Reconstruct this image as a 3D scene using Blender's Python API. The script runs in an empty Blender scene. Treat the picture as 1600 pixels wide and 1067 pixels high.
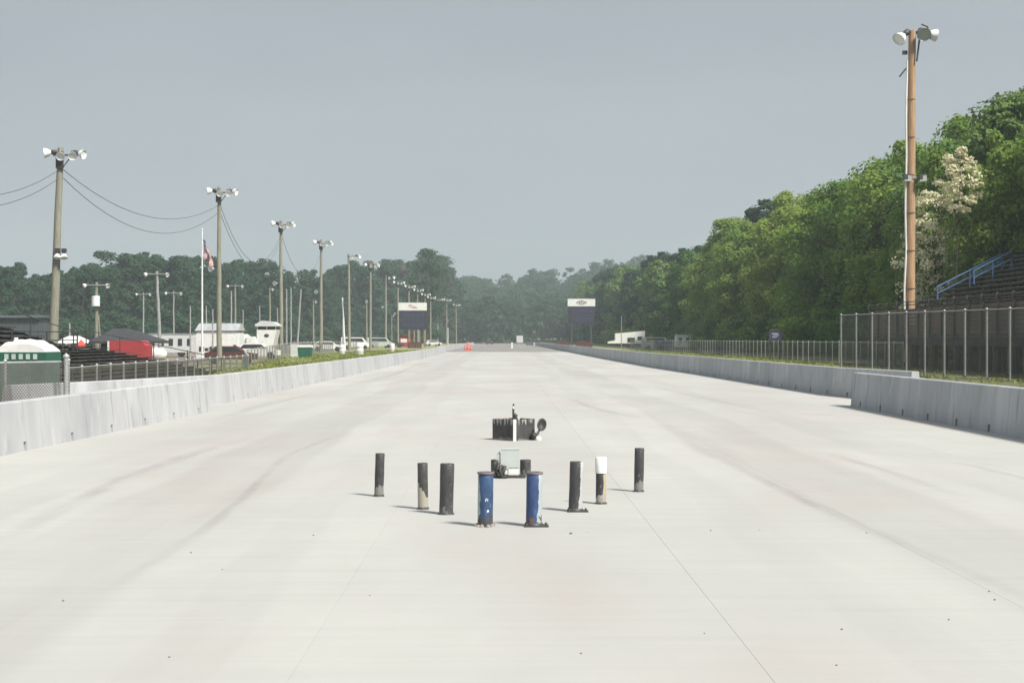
import bpy, math, random
import numpy as np
from mathutils import Vector, Matrix
S = bpy.context.scene
COL = S.collection
PI = math.pi
R = math.radians
random.seed(7)

# ------------------------------------------------------------------ camera, sky, sun
CAMH = 1.7
F = 2400.0                       # focal length in photo pixels
cd = bpy.data.cameras.new('camera'); cam = bpy.data.objects.new('camera', cd); COL.objects.link(cam)
cd.sensor_width = 36; cd.lens = 36 * F / 1600; cd.clip_start = 0.1; cd.clip_end = 5000
cam.location = (0, 0, CAMH)
cam.rotation_euler = (R(90) - 3.5 / F, 0, -15 / F)
S.camera = cam

SUN_EL, SUN_AZ = 50.0, 134.0     # azimuth clockwise from +Y (track direction); sun to the right and a little behind
w = bpy.data.worlds.new('World'); S.world = w; w.use_nodes = True
nt = w.node_tree; nt.nodes.clear()
N = nt.nodes.new; L = nt.links.new
out = N('ShaderNodeOutputWorld')
bg1 = N('ShaderNodeBackground'); bg1.inputs[1].default_value = 0.05
sky = N('ShaderNodeTexSky'); sky.sky_type = 'NISHITA'; sky.sun_disc = False
sky.sun_elevation = R(SUN_EL); sky.sun_rotation = R(SUN_AZ)
L(sky.outputs[0], bg1.inputs[0])
# a high, even layer of storm cloud over almost all of the sky
bg2 = N('ShaderNodeBackground')
tc = N('ShaderNodeTexCoord'); mp = N('ShaderNodeMapping'); mp.inputs['Scale'].default_value = (1.2, 1.2, 5)
nz = N('ShaderNodeTexNoise'); nz.inputs['Scale'].default_value = 1.1; nz.inputs['Detail'].default_value = 5
cr = N('ShaderNodeValToRGB')
cr.color_ramp.elements[0].position = .3; cr.color_ramp.elements[0].color = (.245, .276, .304, 1)
cr.color_ramp.elements[1].position = .7; cr.color_ramp.elements[1].color = (.32, .352, .378, 1)
L(tc.outputs['Generated'], mp.inputs[0]); L(mp.outputs[0], nz.inputs[0]); L(nz.outputs[0], cr.inputs[0]); L(cr.outputs[0], bg2.inputs[0])
bg2.inputs[1].default_value = 1.0
mx = N('ShaderNodeMixShader'); mx.inputs[0].default_value = .92
L(bg1.outputs[0], mx.inputs[1]); L(bg2.outputs[0], mx.inputs[2]); L(mx.outputs[0], out.inputs[0])

sd = bpy.data.lights.new('sun', 'SUN'); sun = bpy.data.objects.new('sun', sd); COL.objects.link(sun)
sd.energy = 4.6; sd.angle = R(12); sd.color = (1, .955, .88)
az, el = R(SUN_AZ), R(SUN_EL)
sdir = Vector((math.sin(az) * math.cos(el), math.cos(az) * math.cos(el), math.sin(el)))
sun.rotation_euler = sdir.to_track_quat('Z', 'Y').to_euler()
S.render.engine = 'CYCLES'
S.view_settings.view_transform = 'Standard'; S.view_settings.look = 'None'
S.view_settings.exposure = 0.55; S.view_settings.gamma = 1; S.view_settings.use_curve_mapping = False

# ------------------------------------------------------------------ material helpers
def new_mat(name):
    m = bpy.data.materials.new(name); m.use_nodes = True
    t = m.node_tree; b = t.nodes['Principled BSDF']
    return m, t, b
def noise_fac(t, scale, detail=4, stretch=(1, 1, 1), coord='Object', lo=.35, hi=.65):
    tc = t.nodes.new('ShaderNodeTexCoord')
    mp = t.nodes.new('ShaderNodeMapping'); mp.inputs['Scale'].default_value = stretch
    if coord == 'World':
        g = t.nodes.new('ShaderNodeNewGeometry'); t.links.new(g.outputs['Position'], mp.inputs[0])
    else:
        t.links.new(tc.outputs[coord], mp.inputs[0])
    n = t.nodes.new('ShaderNodeTexNoise'); n.inputs['Scale'].default_value = scale; n.inputs['Detail'].default_value = detail
    n.inputs['Roughness'].default_value = .6
    t.links.new(mp.outputs[0], n.inputs[0])
    r = t.nodes.new('ShaderNodeMapRange'); r.inputs[1].default_value = lo; r.inputs[2].default_value = hi
    t.links.new(n.outputs[0], r.inputs[0])
    return r.outputs[0]
def mixc(t, fac, a, b, mode='MIX'):
    m = t.nodes.new('ShaderNodeMix'); m.data_type = 'RGBA'; m.blend_type = mode
    for s, v in ((m.inputs[0], fac), (m.inputs[6], a), (m.inputs[7], b)):
        if isinstance(v, bpy.types.NodeSocket): t.links.new(v, s)
        elif isinstance(v, (int, float)): s.default_value = v
        else: s.default_value = (*v, 1) if len(v) == 3 else v
    return m.outputs[2]
def math_(t, op, a, b=None, c=None):
    m = t.nodes.new('ShaderNodeMath'); m.operation = op
    for i, v in enumerate((a, b, c)):
        if v is None: continue
        if isinstance(v, bpy.types.NodeSocket): t.links.new(v, m.inputs[i])
        else: m.inputs[i].default_value = v
    return m.outputs[0]
def bump(t, b, fac, strength=.3, dist=.02):
    n = t.nodes.new('ShaderNodeBump'); n.inputs['Strength'].default_value = strength; n.inputs['Distance'].default_value = dist
    t.links.new(fac, n.inputs['Height']); t.links.new(n.outputs[0], b.inputs['Normal'])
def simple(name, c1, c2=None, rough=.7, scale=4, stretch=(1, 1, 1), metal=0, coord='Object', bmp=0, lo=.35, hi=.65):
    m, t, b = new_mat(name)
    b.inputs['Roughness'].default_value = rough; b.inputs['Metallic'].default_value = metal
    if c2 is None: c2 = tuple(x * .8 for x in c1)
    f = noise_fac(t, scale, 5, stretch, coord, lo, hi)
    t.links.new(mixc(t, f, c1, c2), b.inputs['Base Color'])
    if bmp: bump(t, b, f, bmp)
    return m

M = {}
M['pole'] = simple('weathered_pole', (.30, .29, .23), (.19, .19, .15), .9, 3, (6, 6, .4), bmp=.3)
M['pole_orange'] = simple('tan_pole', (.47, .31, .185), (.31, .185, .10), .85, 3, (7, 7, .35), bmp=.3)
M['galv'] = simple('galvanised_steel', (.42, .43, .42), (.30, .31, .31), .5, 5, metal=.3)
M['wire'] = simple('fence_wire', (.16, .155, .145), (.10, .095, .09), .7, 1)
M['dark'] = simple('dark_metal', (.035, .035, .037), (.06, .058, .055), .55, 8)
M['black'] = simple('black_paint', (.022, .022, .024), (.055, .053, .05), .6, 14, (1, 1, .5))
M['lampwhite'] = simple('lamp_reflector', (.82, .84, .84), (.68, .7, .7), .35, 3)
M['lampgrey'] = simple('lamp_reflector_inside', (.34, .38, .33), (.22, .26, .22), .3, 4, metal=.2)
M['glass'] = simple('lamp_glass', (.45, .49, .44), (.3, .34, .3), .12, 2)
M['lens'] = simple('pale_lamp_lens', (.85, .87, .86), (.75, .77, .77), .15, 2)
M['white'] = simple('white_paint', (.78, .78, .76), (.64, .64, .62), .55, 3)
M['offwhite'] = simple('off_white_siding', (.62, .63, .62), (.5, .51, .51), .6, 2, (1, 1, 6))
M['greyroof'] = simple('grey_roof', (.40, .42, .43), (.3, .31, .32), .6, 3)
M['darkroof'] = simple('dark_roof', (.03, .033, .036), (.05, .05, .055), .8, 3)
M['bluegrey'] = simple('blue_grey_cladding', (.075, .09, .095), (.05, .065, .07), .7, 1, (3, 3, .3))
M['red'] = simple('red_sheet', (.40, .035, .045), (.28, .04, .045), .6, 1.5)
M['rust'] = simple('red_brown_boards', (.11, .035, .028), (.07, .03, .024), .8, 4)
M['green'] = simple('green_plastic', (.012, .115, .075), (.02, .09, .06), .45, 2)
M['greenside'] = simple('grey_green_plastic', (.085, .14, .115), (.06, .105, .09), .5, 2)
M['tan'] = simple('tan_wood', (.30, .22, .15), (.2, .15, .1), .85, 4, (3, 3, .5))
M['plank'] = simple('weathered_planks', (.17, .135, .11), (.085, .07, .06), .9, 3, (1, .5, 6), bmp=.3)
M['plank_red'] = simple('reddish_planks', (.22, .13, .10), (.13, .085, .07), .9, 3, (1, .5, 6))
M['bench'] = simple('dark_bench_boards', (.022, .021, .02), (.055, .05, .045), .85, 5, (2, .5, 2))
M['benchgrey'] = simple('grey_bench_boards', (.19, .19, .185), (.10, .10, .10), .85, 5, (2, .5, 2))
M['bluerail'] = simple('blue_rail_paint', (.07, .15, .34), (.10, .18, .34), .5, 4)
M['navy'] = simple('navy_panel', (.02, .02, .07), (.05, .05, .12), .5, 6)
M['window'] = simple('dark_window', (.03, .035, .04), (.05, .055, .06), .15, 1)
M['tyre'] = simple('tyre_rubber', (.02, .02, .02), (.035, .035, .035), .85, 8)
M['orange'] = simple('orange_red_plastic', (.75, .09, .06), (.6, .07, .05), .5, 3)
M['cable'] = simple('cable', (.11, .115, .12), (.14, .14, .15), .7, 2)
M['flagred'] = simple('flag_red', (.42, .03, .04), (.32, .025, .035), .8, 4)
M['flagwhite'] = simple('flag_white', (.72, .72, .72), (.6, .6, .6), .8, 4)
M['flagblue'] = simple('flag_blue', (.02, .025, .10), (.03, .03, .12), .8, 4)
M['greybox'] = simple('grey_enclosure', (.48, .52, .50), (.42, .46, .44), .45, 3)
M['stone'] = simple('pebble', (.10, .09, .08), (.2, .18, .16), .9, 20)
M['board'] = simple('score_panel', (.02, .02, .028), (.035, .033, .045), .45, 2, (.3, .3, 3))
M['logodark'] = simple('dark_print', (.05, .045, .05), (.08, .07, .08), .6, 2)
M['logored'] = simple('faded_red_print', (.45, .10, .13), (.5, .2, .22), .6, 2)
M['trunk'] = simple('bark', (.10, .085, .065), (.055, .045, .035), .95, 4, (4, 4, .6))
M['asphalt'] = simple('old_asphalt', (.25, .235, .22), (.19, .18, .17), .9, .35, (1, .12, 1), coord='World')
M['joint'] = simple('joint_filler', (.33, .325, .31), (.28, .27, .26), .95, 3, coord='World')

def concrete():
    m, t, b = new_mat('pale_concrete')
    b.inputs['Roughness'].default_value = .8; b.inputs['Specular IOR Level'].default_value = .25
    base = mixc(t, noise_fac(t, .22, 5, (1, .35, 1), 'World'), (.462, .462, .438), (.392, .392, .372))
    pink = math_(t, 'MULTIPLY', noise_fac(t, .35, 3, (1, .4, 1), 'World', .5, .66), .5)
    base = mixc(t, pink, base, (.41, .35, .33))
    # crosswise brushing and fine wear
    br = math_(t, 'MULTIPLY', noise_fac(t, 1.0, 6, (.35, 7, 1), 'World', .45, .75), .24)
    base = mixc(t, br, base, (.31, .31, .30))
    br2 = math_(t, 'MULTIPLY', noise_fac(t, 2.3, 7, (.3, 2.2, 1), 'World', .5, .7), .3)
    base = mixc(t, br2, base, (.465, .455, .44))
    spk = math_(t, 'MULTIPLY', noise_fac(t, 26, 3, (1, 1, 1), 'World', .66, .76), .5)
    base = mixc(t, spk, base, (.24, .225, .21))
    # rubber laid down in the two lanes: bands that follow the track
    g = t.nodes.new('ShaderNodeNewGeometry'); sx = t.nodes.new('ShaderNodeSeparateXYZ'); t.links.new(g.outputs['Position'], sx.inputs[0])
    cl = noise_fac(t, .5, 6, (.6, .25, 1), 'World', .42, .7)
    base = mixc(t, math_(t, 'MULTIPLY', cl, .42), base, (.315, .31, .30))
    wob = math_(t, 'MULTIPLY', math_(t, 'SUBTRACT', noise_fac(t, .06, 2, (1, 1, 1), 'World'), .5), .5)
    xx = math_(t, 'ADD', sx.outputs[0], wob)
    for c, wd, st in ((-3.45, .85, .24), (-5.3, .5, .14), (3.9, .85, .24), (5.9, .5, .15), (2.3, .3, .1), (-1.9, .3, .08)):
        d = math_(t, 'ABSOLUTE', math_(t, 'SUBTRACT', xx, c))
        mr = t.nodes.new('ShaderNodeMapRange'); mr.interpolation_type = 'SMOOTHSTEP'
        mr.inputs[1].default_value = wd; mr.inputs[2].default_value = wd * .72; t.links.new(d, mr.inputs[0])
        f = math_(t, 'MULTIPLY', mr.outputs[0], math_(t, 'MULTIPLY', noise_fac(t, .5, 5, (1.5, .12, 1), 'World', .3, .7), st * 1.7))
        base = mixc(t, f, base, (.265, .255, .245))
    oi = t.nodes.new('ShaderNodeObjectInfo')
    base = mixc(t, math_(t, 'MULTIPLY', oi.outputs['Random'], .18), base, (.35, .345, .33))
    t.links.new(base, b.inputs['Base Color'])
    bump(t, b, noise_fac(t, 9, 6, (.5, 3, 1), 'World', .2, .8), .25, .006)
    return m
M['concrete'] = concrete()

def wallmat(name, c1, c2, c3):
    m, t, b = new_mat(name)
    b.inputs['Roughness'].default_value = .75
    f = noise_fac(t, 1.4, 6, (1, 1, .12), 'World', .38, .68)
    base = mixc(t, f, c1, c2)
    g = noise_fac(t, .5, 5, (1, 1, .5), 'World', .45, .7)
    base = mixc(t, math_(t, 'MULTIPLY', g, .7), base, c3)
    s = noise_fac(t, 6, 6, (1, 1, .1), 'World', .56, .74)
    base = mixc(t, math_(t, 'MULTIPLY', s, .75), base, tuple(x * .62 for x in c3))
    p = noise_fac(t, 2.2, 4, (1, 1, .3), 'World', .58, .68)
    base = mixc(t, math_(t, 'MULTIPLY', p, .55), base, (.55, .55, .55))
    t.links.new(base, b.inputs['Base Color'])
    bump(t, b, f, .15, .01)
    return m
M['wall'] = wallmat('painted_concrete', (.48, .485, .50), (.39, .395, .41), (.31, .32, .335))
M['wall_r'] = wallmat('worn_painted_concrete', (.45, .46, .475), (.345, .355, .37), (.26, .275, .29))

def ground_mat():
    m, t, b = new_mat('ground_cover')
    b.inputs['Roughness'].default_value = .95
    g = t.nodes.new('ShaderNodeNewGeometry'); sx = t.nodes.new('ShaderNodeSeparateXYZ'); t.links.new(g.outputs['Position'], sx.inputs[0])
    grass = mixc(t, noise_fac(t, .6, 6, (1, .5, 1), 'World'), (.17, .21, .065), (.29, .28, .13))
    grass = mixc(t, math_(t, 'MULTIPLY', noise_fac(t, .13, 4, (1, .4, 1), 'World', .5, .62), .8), grass, (.27, .24, .13))
    dirt = mixc(t, noise_fac(t, .4, 6, (1, 1, 1), 'World'), (.24, .20, .17), (.16, .14, .12))
    wb = math_(t, 'MULTIPLY', math_(t, 'SUBTRACT', noise_fac(t, .25, 4, (1, 1, 1), 'World'), .5), 5)
    left = t.nodes.new('ShaderNodeMapRange'); left.inputs[1].default_value = -23; left.inputs[2].default_value = -26
    t.links.new(math_(t, 'ADD', sx.outputs[0], wb), left.inputs[0])
    near = t.nodes.new('ShaderNodeMapRange'); near.inputs[1].default_value = 58; near.inputs[2].default_value = 50
    t.links.new(math_(t, 'ADD', sx.outputs[1], wb), near.inputs[0])
    neg = math_(t, 'LESS_THAN', sx.outputs[0], 0)
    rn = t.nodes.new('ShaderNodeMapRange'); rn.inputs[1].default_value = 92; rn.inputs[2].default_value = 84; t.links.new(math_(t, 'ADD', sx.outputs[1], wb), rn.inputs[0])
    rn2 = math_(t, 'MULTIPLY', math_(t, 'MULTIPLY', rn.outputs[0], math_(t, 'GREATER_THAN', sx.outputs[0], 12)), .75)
    f = math_(t, 'MAXIMUM', rn2, math_(t, 'MAXIMUM', left.outputs[0], math_(t, 'MULTIPLY', near.outputs[0], neg)))
    far = t.nodes.new('ShaderNodeMapRange'); far.inputs[1].default_value = 330; far.inputs[2].default_value = 345
    far.inputs[3].default_value = 1; far.inputs[4].default_value = 0; t.links.new(sx.outputs[1], far.inputs[0])
    f = math_(t, 'MULTIPLY', f, far.outputs[0])
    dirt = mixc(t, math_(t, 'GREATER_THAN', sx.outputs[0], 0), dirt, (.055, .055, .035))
    t.links.new(mixc(t, f, grass, dirt), b.inputs['Base Color'])
    return m
M['ground'] = ground_mat()

def leafmat(name, a, b_, c, trans=.3):
    m, t, b = new_mat(name)
    t.nodes.remove(b)
    o = t.nodes['Material Output']
    oi = t.nodes.new('ShaderNodeObjectInfo')
    col = mixc(t, noise_fac(t, .35, 3, (1, 1, 1), 'Object', .3, .7), a, b_)
    col = mixc(t, math_(t, 'MULTIPLY', oi.outputs['Random'], .7), col, c)
    d = t.nodes.new('ShaderNodeBsdfDiffuse'); tr = t.nodes.new('ShaderNodeBsdfTranslucent'); mx = t.nodes.new('ShaderNodeMixShader')
    mx.inputs[0].default_value = trans
    t.links.new(col, d.inputs[0]); t.links.new(col, tr.inputs[0])
    t.links.new(d.outputs[0], mx.inputs[1]); t.links.new(tr.outputs[0], mx.inputs[2]); t.links.new(mx.outputs[0], o.inputs[0])
    return m
M['leaf'] = leafmat('spring_leaves', (.24, .36, .075), (.11, .22, .045), (.32, .40, .10), .48)
M['leaf_dark'] = leafmat('deep_green_leaves', (.145, .255, .07), (.08, .165, .05), (.19, .25, .08))
M['leaf_far'] = leafmat('distant_leaves', (.038, .09, .048), (.024, .06, .036), (.06, .105, .052), .25)
M['leaf_brown'] = leafmat('budding_leaves', (.12, .11, .06), (.09, .08, .05), (.13, .12, .06), .2)
M['blossom'] = leafmat('cream_blossom', (.74, .71, .50), (.60, .60, .38), (.74, .70, .52), .3)
M['grass'] = leafmat('grass_blades', (.22, .27, .08), (.36, .34, .16), (.22, .26, .08), .45)

# ------------------------------------------------------------------ mesh helpers
class MB:
    def __init__(s): s.v = []; s.f = []; s.m = []; s.sm = []
    def add(s, vs, fs, mi=0, smooth=False):
        o = len(s.v); s.v += [tuple(v) for v in vs]
        for f in fs: s.f.append(tuple(i + o for i in f)); s.m.append(mi); s.sm.append(smooth)
    def box(s, a, b, mi=0, rot=None, c=None):
        vs = [Vector((x, y, z)) for z in (a[2], b[2]) for y in (a[1], b[1]) for x in (a[0], b[0])]
        if rot is not None:
            c = Vector(c) if c is not None else sum(vs, Vector()) / 8
            vs = [rot @ (v - c) + c for v in vs]
        s.add(vs, [(0, 2, 3, 1), (4, 5, 7, 6), (0, 1, 5, 4), (2, 6, 7, 3), (0, 4, 6, 2), (1, 3, 7, 5)], mi)
    def tube(s, pts, rad, n=10, mi=0, caps=True, smooth=True):
        pts = [Vector(p) for p in pts]
        if isinstance(rad, (int, float)): rad = [rad] * len(pts)
        vs = []; k = len(pts)
        ref = None
        for i, p in enumerate(pts):
            d = (pts[min(i + 1, k - 1)] - pts[max(i - 1, 0)]).normalized()
            if ref is None:
                ref = Vector((1, 0, 0)) if abs(d.x) < .9 else Vector((0, 1, 0))
            u = (ref - d * ref.dot(d)).normalized(); v2 = d.cross(u); ref = u
            for j in range(n):
                a = 2 * PI * j / n; vs.append(p + (u * math.cos(a) + v2 * math.sin(a)) * rad[i])
        fs = [(i * n + j, i * n + (j + 1) % n, (i + 1) * n + (j + 1) % n, (i + 1) * n + j) for i in range(k - 1) for j in range(n)]
        s.add(vs, fs, mi, smooth)
        if caps:
            s.add(vs[:n], [tuple(reversed(range(n)))], mi); s.add(vs[-n:], [tuple(range(n))], mi)
    def prism(s, prof, y0, y1, mi=0):          # profile in x,z extruded along y
        n = len(prof)
        vs = [(x, y0, z) for x, z in prof] + [(x, y1, z) for x, z in prof]
        fs = [(i, (i + 1) % n, n + (i + 1) % n, n + i) for i in range(n)] + [tuple(reversed(range(n))), tuple(range(n, 2 * n))]
        s.add(vs, fs, mi)
    def lathe(s, prof, n=16, mi=0, smooth=True, c=(0, 0, 0)):   # profile r,z about z
        k = len(prof); vs = []
        for r_, z in prof:
            for j in range(n):
                a = 2 * PI * j / n; vs.append((c[0] + r_ * math.cos(a), c[1] + r_ * math.sin(a), c[2] + z))
        fs = [(i * n + j, i * n + (j + 1) % n, (i + 1) * n + (j + 1) % n, (i + 1) * n + j) for i in range(k - 1) for j in range(n)]
        s.add(vs, fs, mi, smooth)
    def mesh(s, name, mats):
        me = bpy.data.meshes.new(name); me.from_pydata(s.v, [], s.f)
        if not isinstance(mats, (list, tuple)): mats = [mats]
        for m in mats: me.materials.append(m)
        me.polygons.foreach_set('material_index', s.m); me.polygons.foreach_set('use_smooth', s.sm)
        me.validate(); me.update()
        return me
def link(me, name, parent=None, loc=(0, 0, 0), rot=None):
    o = bpy.data.objects.new(name, me); COL.objects.link(o); o.location = loc
    if rot is not None: o.rotation_euler = rot
    if parent: o.parent = parent
    return o
def part(mb, name, mats, parent=None, loc=(0, 0, 0), rot=None):
    return link(mb.mesh(name, mats), name, parent, loc, rot)
def tag(o, label=None, cat=None, group=None, kind=None):
    if label: o['label'] = label
    if cat: o['category'] = cat
    if group: o['group'] = group
    if kind: o['kind'] = kind
    return o
def thing(name, label, cat, loc=(0, 0, 0), rz=0, group=None):
    o = bpy.data.objects.new(name, None); COL.objects.link(o); o.location = loc; o.rotation_euler = (0, 0, rz)
    o.empty_display_size = .2
    return tag(o, label, cat, group)
def quads_mesh(name, V, mat, mats_idx=None):
    n = len(V) // 4
    me = bpy.data.meshes.new(name)
    me.vertices.add(len(V)); me.vertices.foreach_set('co', V.astype(np.float32).ravel())
    me.loops.add(n * 4); me.loops.foreach_set('vertex_index', np.arange(n * 4, dtype=np.int32))
    me.polygons.add(n); me.polygons.foreach_set('loop_start', np.arange(0, n * 4, 4, dtype=np.int32))
    try: me.polygons.foreach_set('loop_total', np.full(n, 4, dtype=np.int32))
    except Exception: pass
    for m in (mat if isinstance(mat, (list, tuple)) else [mat]): me.materials.append(m)
    if mats_idx is not None: me.polygons.foreach_set('material_index', mats_idx.astype(np.int32))
    me.update(calc_edges=True)
    return me
def sst(a, b, x):
    t = min(1, max(0, (x - a) / (b - a))); return t * t * (3 - 2 * t)
def PX(px, d): return (px - 785) / F * d
def PZ(py, d): return CAMH + (530 - py) / F * d

# ------------------------------------------------------------------ terrain
def gz(x, y):
    z = 0.0
    if x < -7.5:
        fadein = 1 - sst(95, 160, y)
        a = 9.6 + 2.2 * sst(48, 60, y); b = a + 1.2 + 3 * sst(48, 60, y)
        z += -.65 * fadein * sst(a, b, -x)
        z += .42 * math.exp(-((x + 10.6) / 1.7) ** 2) * sst(50, 62, y) * (1 - sst(120, 220, y))
    if x > 26:
        z += 6.5 * sst(26, 75, x) * (1 - .35 * sst(300, 600, y)) + 5 * sst(70, 140, x)
    if y > 600:
        far = sst(640, 1050, y)
        z += far * (24 + 10 * sst(-50, 150, x) + 3 * math.sin(x * .013) + 2 * math.sin(x * .031 + 1))
    if -9.6 < x < 10.9 and y < 700: z = -.14
    return z
xs = [-1400, -1000, -700, -500, -400, -300, -230, -180, -150, -125, -105, -90, -75, -65, -57, -50, -44, -39, -35, -31, -28, -26, -24, -22, -20, -18.5, -17, -16, -15, -14, -13, -12.2, -11.5, -10.9, -10.3, -9.7, -9.55, 0, 10.85, 10.95, 12, 14, 17, 20, 23, 26, 28, 30, 33, 36, 40, 44, 48, 53, 60, 68, 76, 85, 95, 110, 130, 160, 200, 260, 340, 450, 600, 850, 1400]
ys = [-80, -20, 0, 10, 20, 30, 40, 46, 49, 52, 55, 58, 61, 64, 70, 76, 84, 92, 100, 110, 120, 135, 150, 170, 190, 220, 260, 310, 380, 460, 540, 600, 640, 680, 699, 701, 760, 820, 880, 950, 1020, 1100, 1200, 1350, 1500]
mb = MB(); nx = len(xs)
mb.add([(x, y, gz(x, y) - .012) for y in ys for x in xs], [(j * nx + i, j * nx + i + 1, (j + 1) * nx + i + 1, (j + 1) * nx + i) for j in range(len(ys) - 1) for i in range(nx - 1)], 0, True)
tag(part(mb, 'ground', M['ground']), kind='structure')

# ------------------------------------------------------------------ the track: concrete slabs with recessed joints, then old asphalt
track = bpy.data.objects.new('racing_track', None); COL.objects.link(track); track['kind'] = 'structure'
mb = MB(); mb.box((-9.5, -12, -.12), (10.8, 205, -.0025))
tag(part(mb, 'joint_bed', M['joint'], track))
lanes = [-9.5, -6.3, -2.95, -1.07, 1.35, 3.3, 6.6, 10.8]
rng = random.Random(3)
smesh = {}
y = -9.5; cuts = [y]
while y < 204: y += 6.35; cuts.append(min(y, 205))
for li in range(len(lanes) - 1):
    x0, x1 = lanes[li], lanes[li + 1]
    for k in range(len(cuts) - 1):
        ln = cuts[k + 1] - cuts[k]
        if ln < .5: continue
        key = (li, round(ln, 2))
        if key not in smesh:
            mb = MB(); g = .0006; c = .0006; W = x1 - x0
            a = [(g, g), (W - g, g), (W - g, ln - g), (g, ln - g)]; b = [(g + c, g + c), (W - g - c, g + c), (W - g - c, ln - g - c), (g + c, ln - g - c)]
            vs = [(p[0], p[1], -.002) for p in a] + [(p[0], p[1], -.001) for p in a] + [(p[0], p[1], 0) for p in b]
            fs = [(0, 1, 5, 4), (1, 2, 6, 5), (2, 3, 7, 6), (3, 0, 4, 7), (4, 5, 9, 8), (5, 6, 10, 9), (6, 7, 11, 10), (7, 4, 8, 11), (8, 9, 10, 11)]
            mb.add(vs, fs); smesh[key] = mb.mesh('slab', M['concrete'])
        link(smesh[key], 'slab', track, (x0, cuts[k], rng.uniform(-.0002, .0002)))
mb = MB(); mb.box((-9.5, 205.01, -.12), (10.8, 705, -.004))
tag(part(mb, 'asphalt', M['asphalt']), kind='structure')

def tyre_mat():
    m, t, b = new_mat('tyre_rubber_mark')
    b.inputs['Roughness'].default_value = .8; b.inputs['Base Color'].default_value = (.17, .165, .16, 1)
    uv = t.nodes.new('ShaderNodeTexCoord'); sx = t.nodes.new('ShaderNodeSeparateXYZ'); t.links.new(uv.outputs['UV'], sx.inputs[0])
    e = math_(t, 'SINE', math_(t, 'MULTIPLY', sx.outputs[0], PI)); e2 = math_(t, 'SINE', math_(t, 'MULTIPLY', sx.outputs[1], PI))
    n = noise_fac(t, 1.2, 6, (4, .5, 1), 'World', .3, .75)
    f = math_(t, 'MULTIPLY', math_(t, 'MULTIPLY', e, e2), math_(t, 'MULTIPLY', n, .2))
    t.links.new(f, b.inputs['Alpha'])
    return m
M['tyremark'] = tyre_mat()
def tyre_mark(pts, wd):
    pts = [(PX(px, 4080 / (py - 530)), 4080 / (py - 530)) for px, py in pts]
    # resample
    P = []
    for i in range(len(pts) - 1):
        for k in range(6): t = k / 6; P.append((pts[i][0] * (1 - t) + pts[i + 1][0] * t, pts[i][1] * (1 - t) + pts[i + 1][1] * t))
    P.append(pts[-1])
    for _ in range(6): P = [P[0]] + [((P[i - 1][0] + P[i][0] * 2 + P[i + 1][0]) / 4, (P[i - 1][1] + P[i][1] * 2 + P[i + 1][1]) / 4) for i in range(1, len(P) - 1)] + [P[-1]]
    n = len(P); vs = []; uvs = []
    for i, (x, y) in enumerate(P):
        dx = P[min(i + 1, n - 1)][0] - P[max(i - 1, 0)][0]; dy = P[min(i + 1, n - 1)][1] - P[max(i - 1, 0)][1]; l = math.hypot(dx, dy)
        for s in (-1, 1): vs.append((x + s * dy / l * wd / 2, y - s * dx / l * wd / 2, .005)); uvs.append(((s + 1) / 2, i / (n - 1)))
    me = bpy.data.meshes.new('tyre_mark'); fs = [(2 * i, 2 * i + 1, 2 * i + 3, 2 * i + 2) for i in range(n - 1)]
    me.from_pydata(vs, [], fs); ul = me.uv_layers.new(name='UVMap')
    for lp in me.loops: ul.data[lp.index].uv = uvs[lp.vertex_index]
    me.materials.append(M['tyremark'])
    tag(link(me, 'tyre_mark'), kind='structure')
tyre_mark([(130, 950), (230, 885), (330, 822), (400, 760), (440, 715), (500, 690), (560, 672)], .16)
tyre_mark([(-40, 880), (80, 800), (200, 745), (320, 702), (400, 682)], .34)
tyre_mark([(1125, 715), (1160, 735), (1240, 775), (1400, 845), (1660, 960)], .22)
tyre_mark([(1290, 708), (1350, 725), (1420, 748), (1520, 780)], .26)
tyre_mark([(1440, 724), (1500, 722), (1560, 738), (1620, 752), (1680, 780)], .22)
tyre_mark([(520, 610), (420, 630), (340, 655)], .5)
tyre_mark([(880, 618), (930, 640), (1010, 655)], .3)
tyre_mark([(1000, 600), (1100, 622), (1220, 648)], .25)
tyre_mark([(560, 600), (620, 585), (660, 565)], .35)

# ------------------------------------------------------------------ concrete safety walls
def wall_section_mesh(Ls, h, mat, slots=3):
    mb = MB(); bw, tw = .34, .20; inset = (bw - tw) / 2
    full = [(0, -.1), (bw, -.1), (bw, 0), (bw - inset, h - .015), (bw - inset - .015, h), (inset + .015, h), (inset, h - .015), (0, 0)]
    sh = .14; xin = inset * sh / h
    upper = [(xin, sh), (bw - xin, sh), (bw - inset, h - .015), (bw - inset - .015, h), (inset + .015, h), (inset, h - .015)]
    lower = [(.15, -.1), (bw, -.1), (bw, 0), (bw - xin, sh), (.15, sh)]
    g = .006; y0 = g; sw = .13
    for k in range(slots):
        yc = Ls * (k + .5) / slots
        mb.prism(full, y0, yc - sw / 2); mb.prism(upper, yc - sw / 2, yc + sw / 2); mb.prism(lower, yc - sw / 2, yc + sw / 2)
        y0 = yc + sw / 2
    mb.prism(full, y0, Ls - g)
    return mb.mesh('wall_section', mat)
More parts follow.
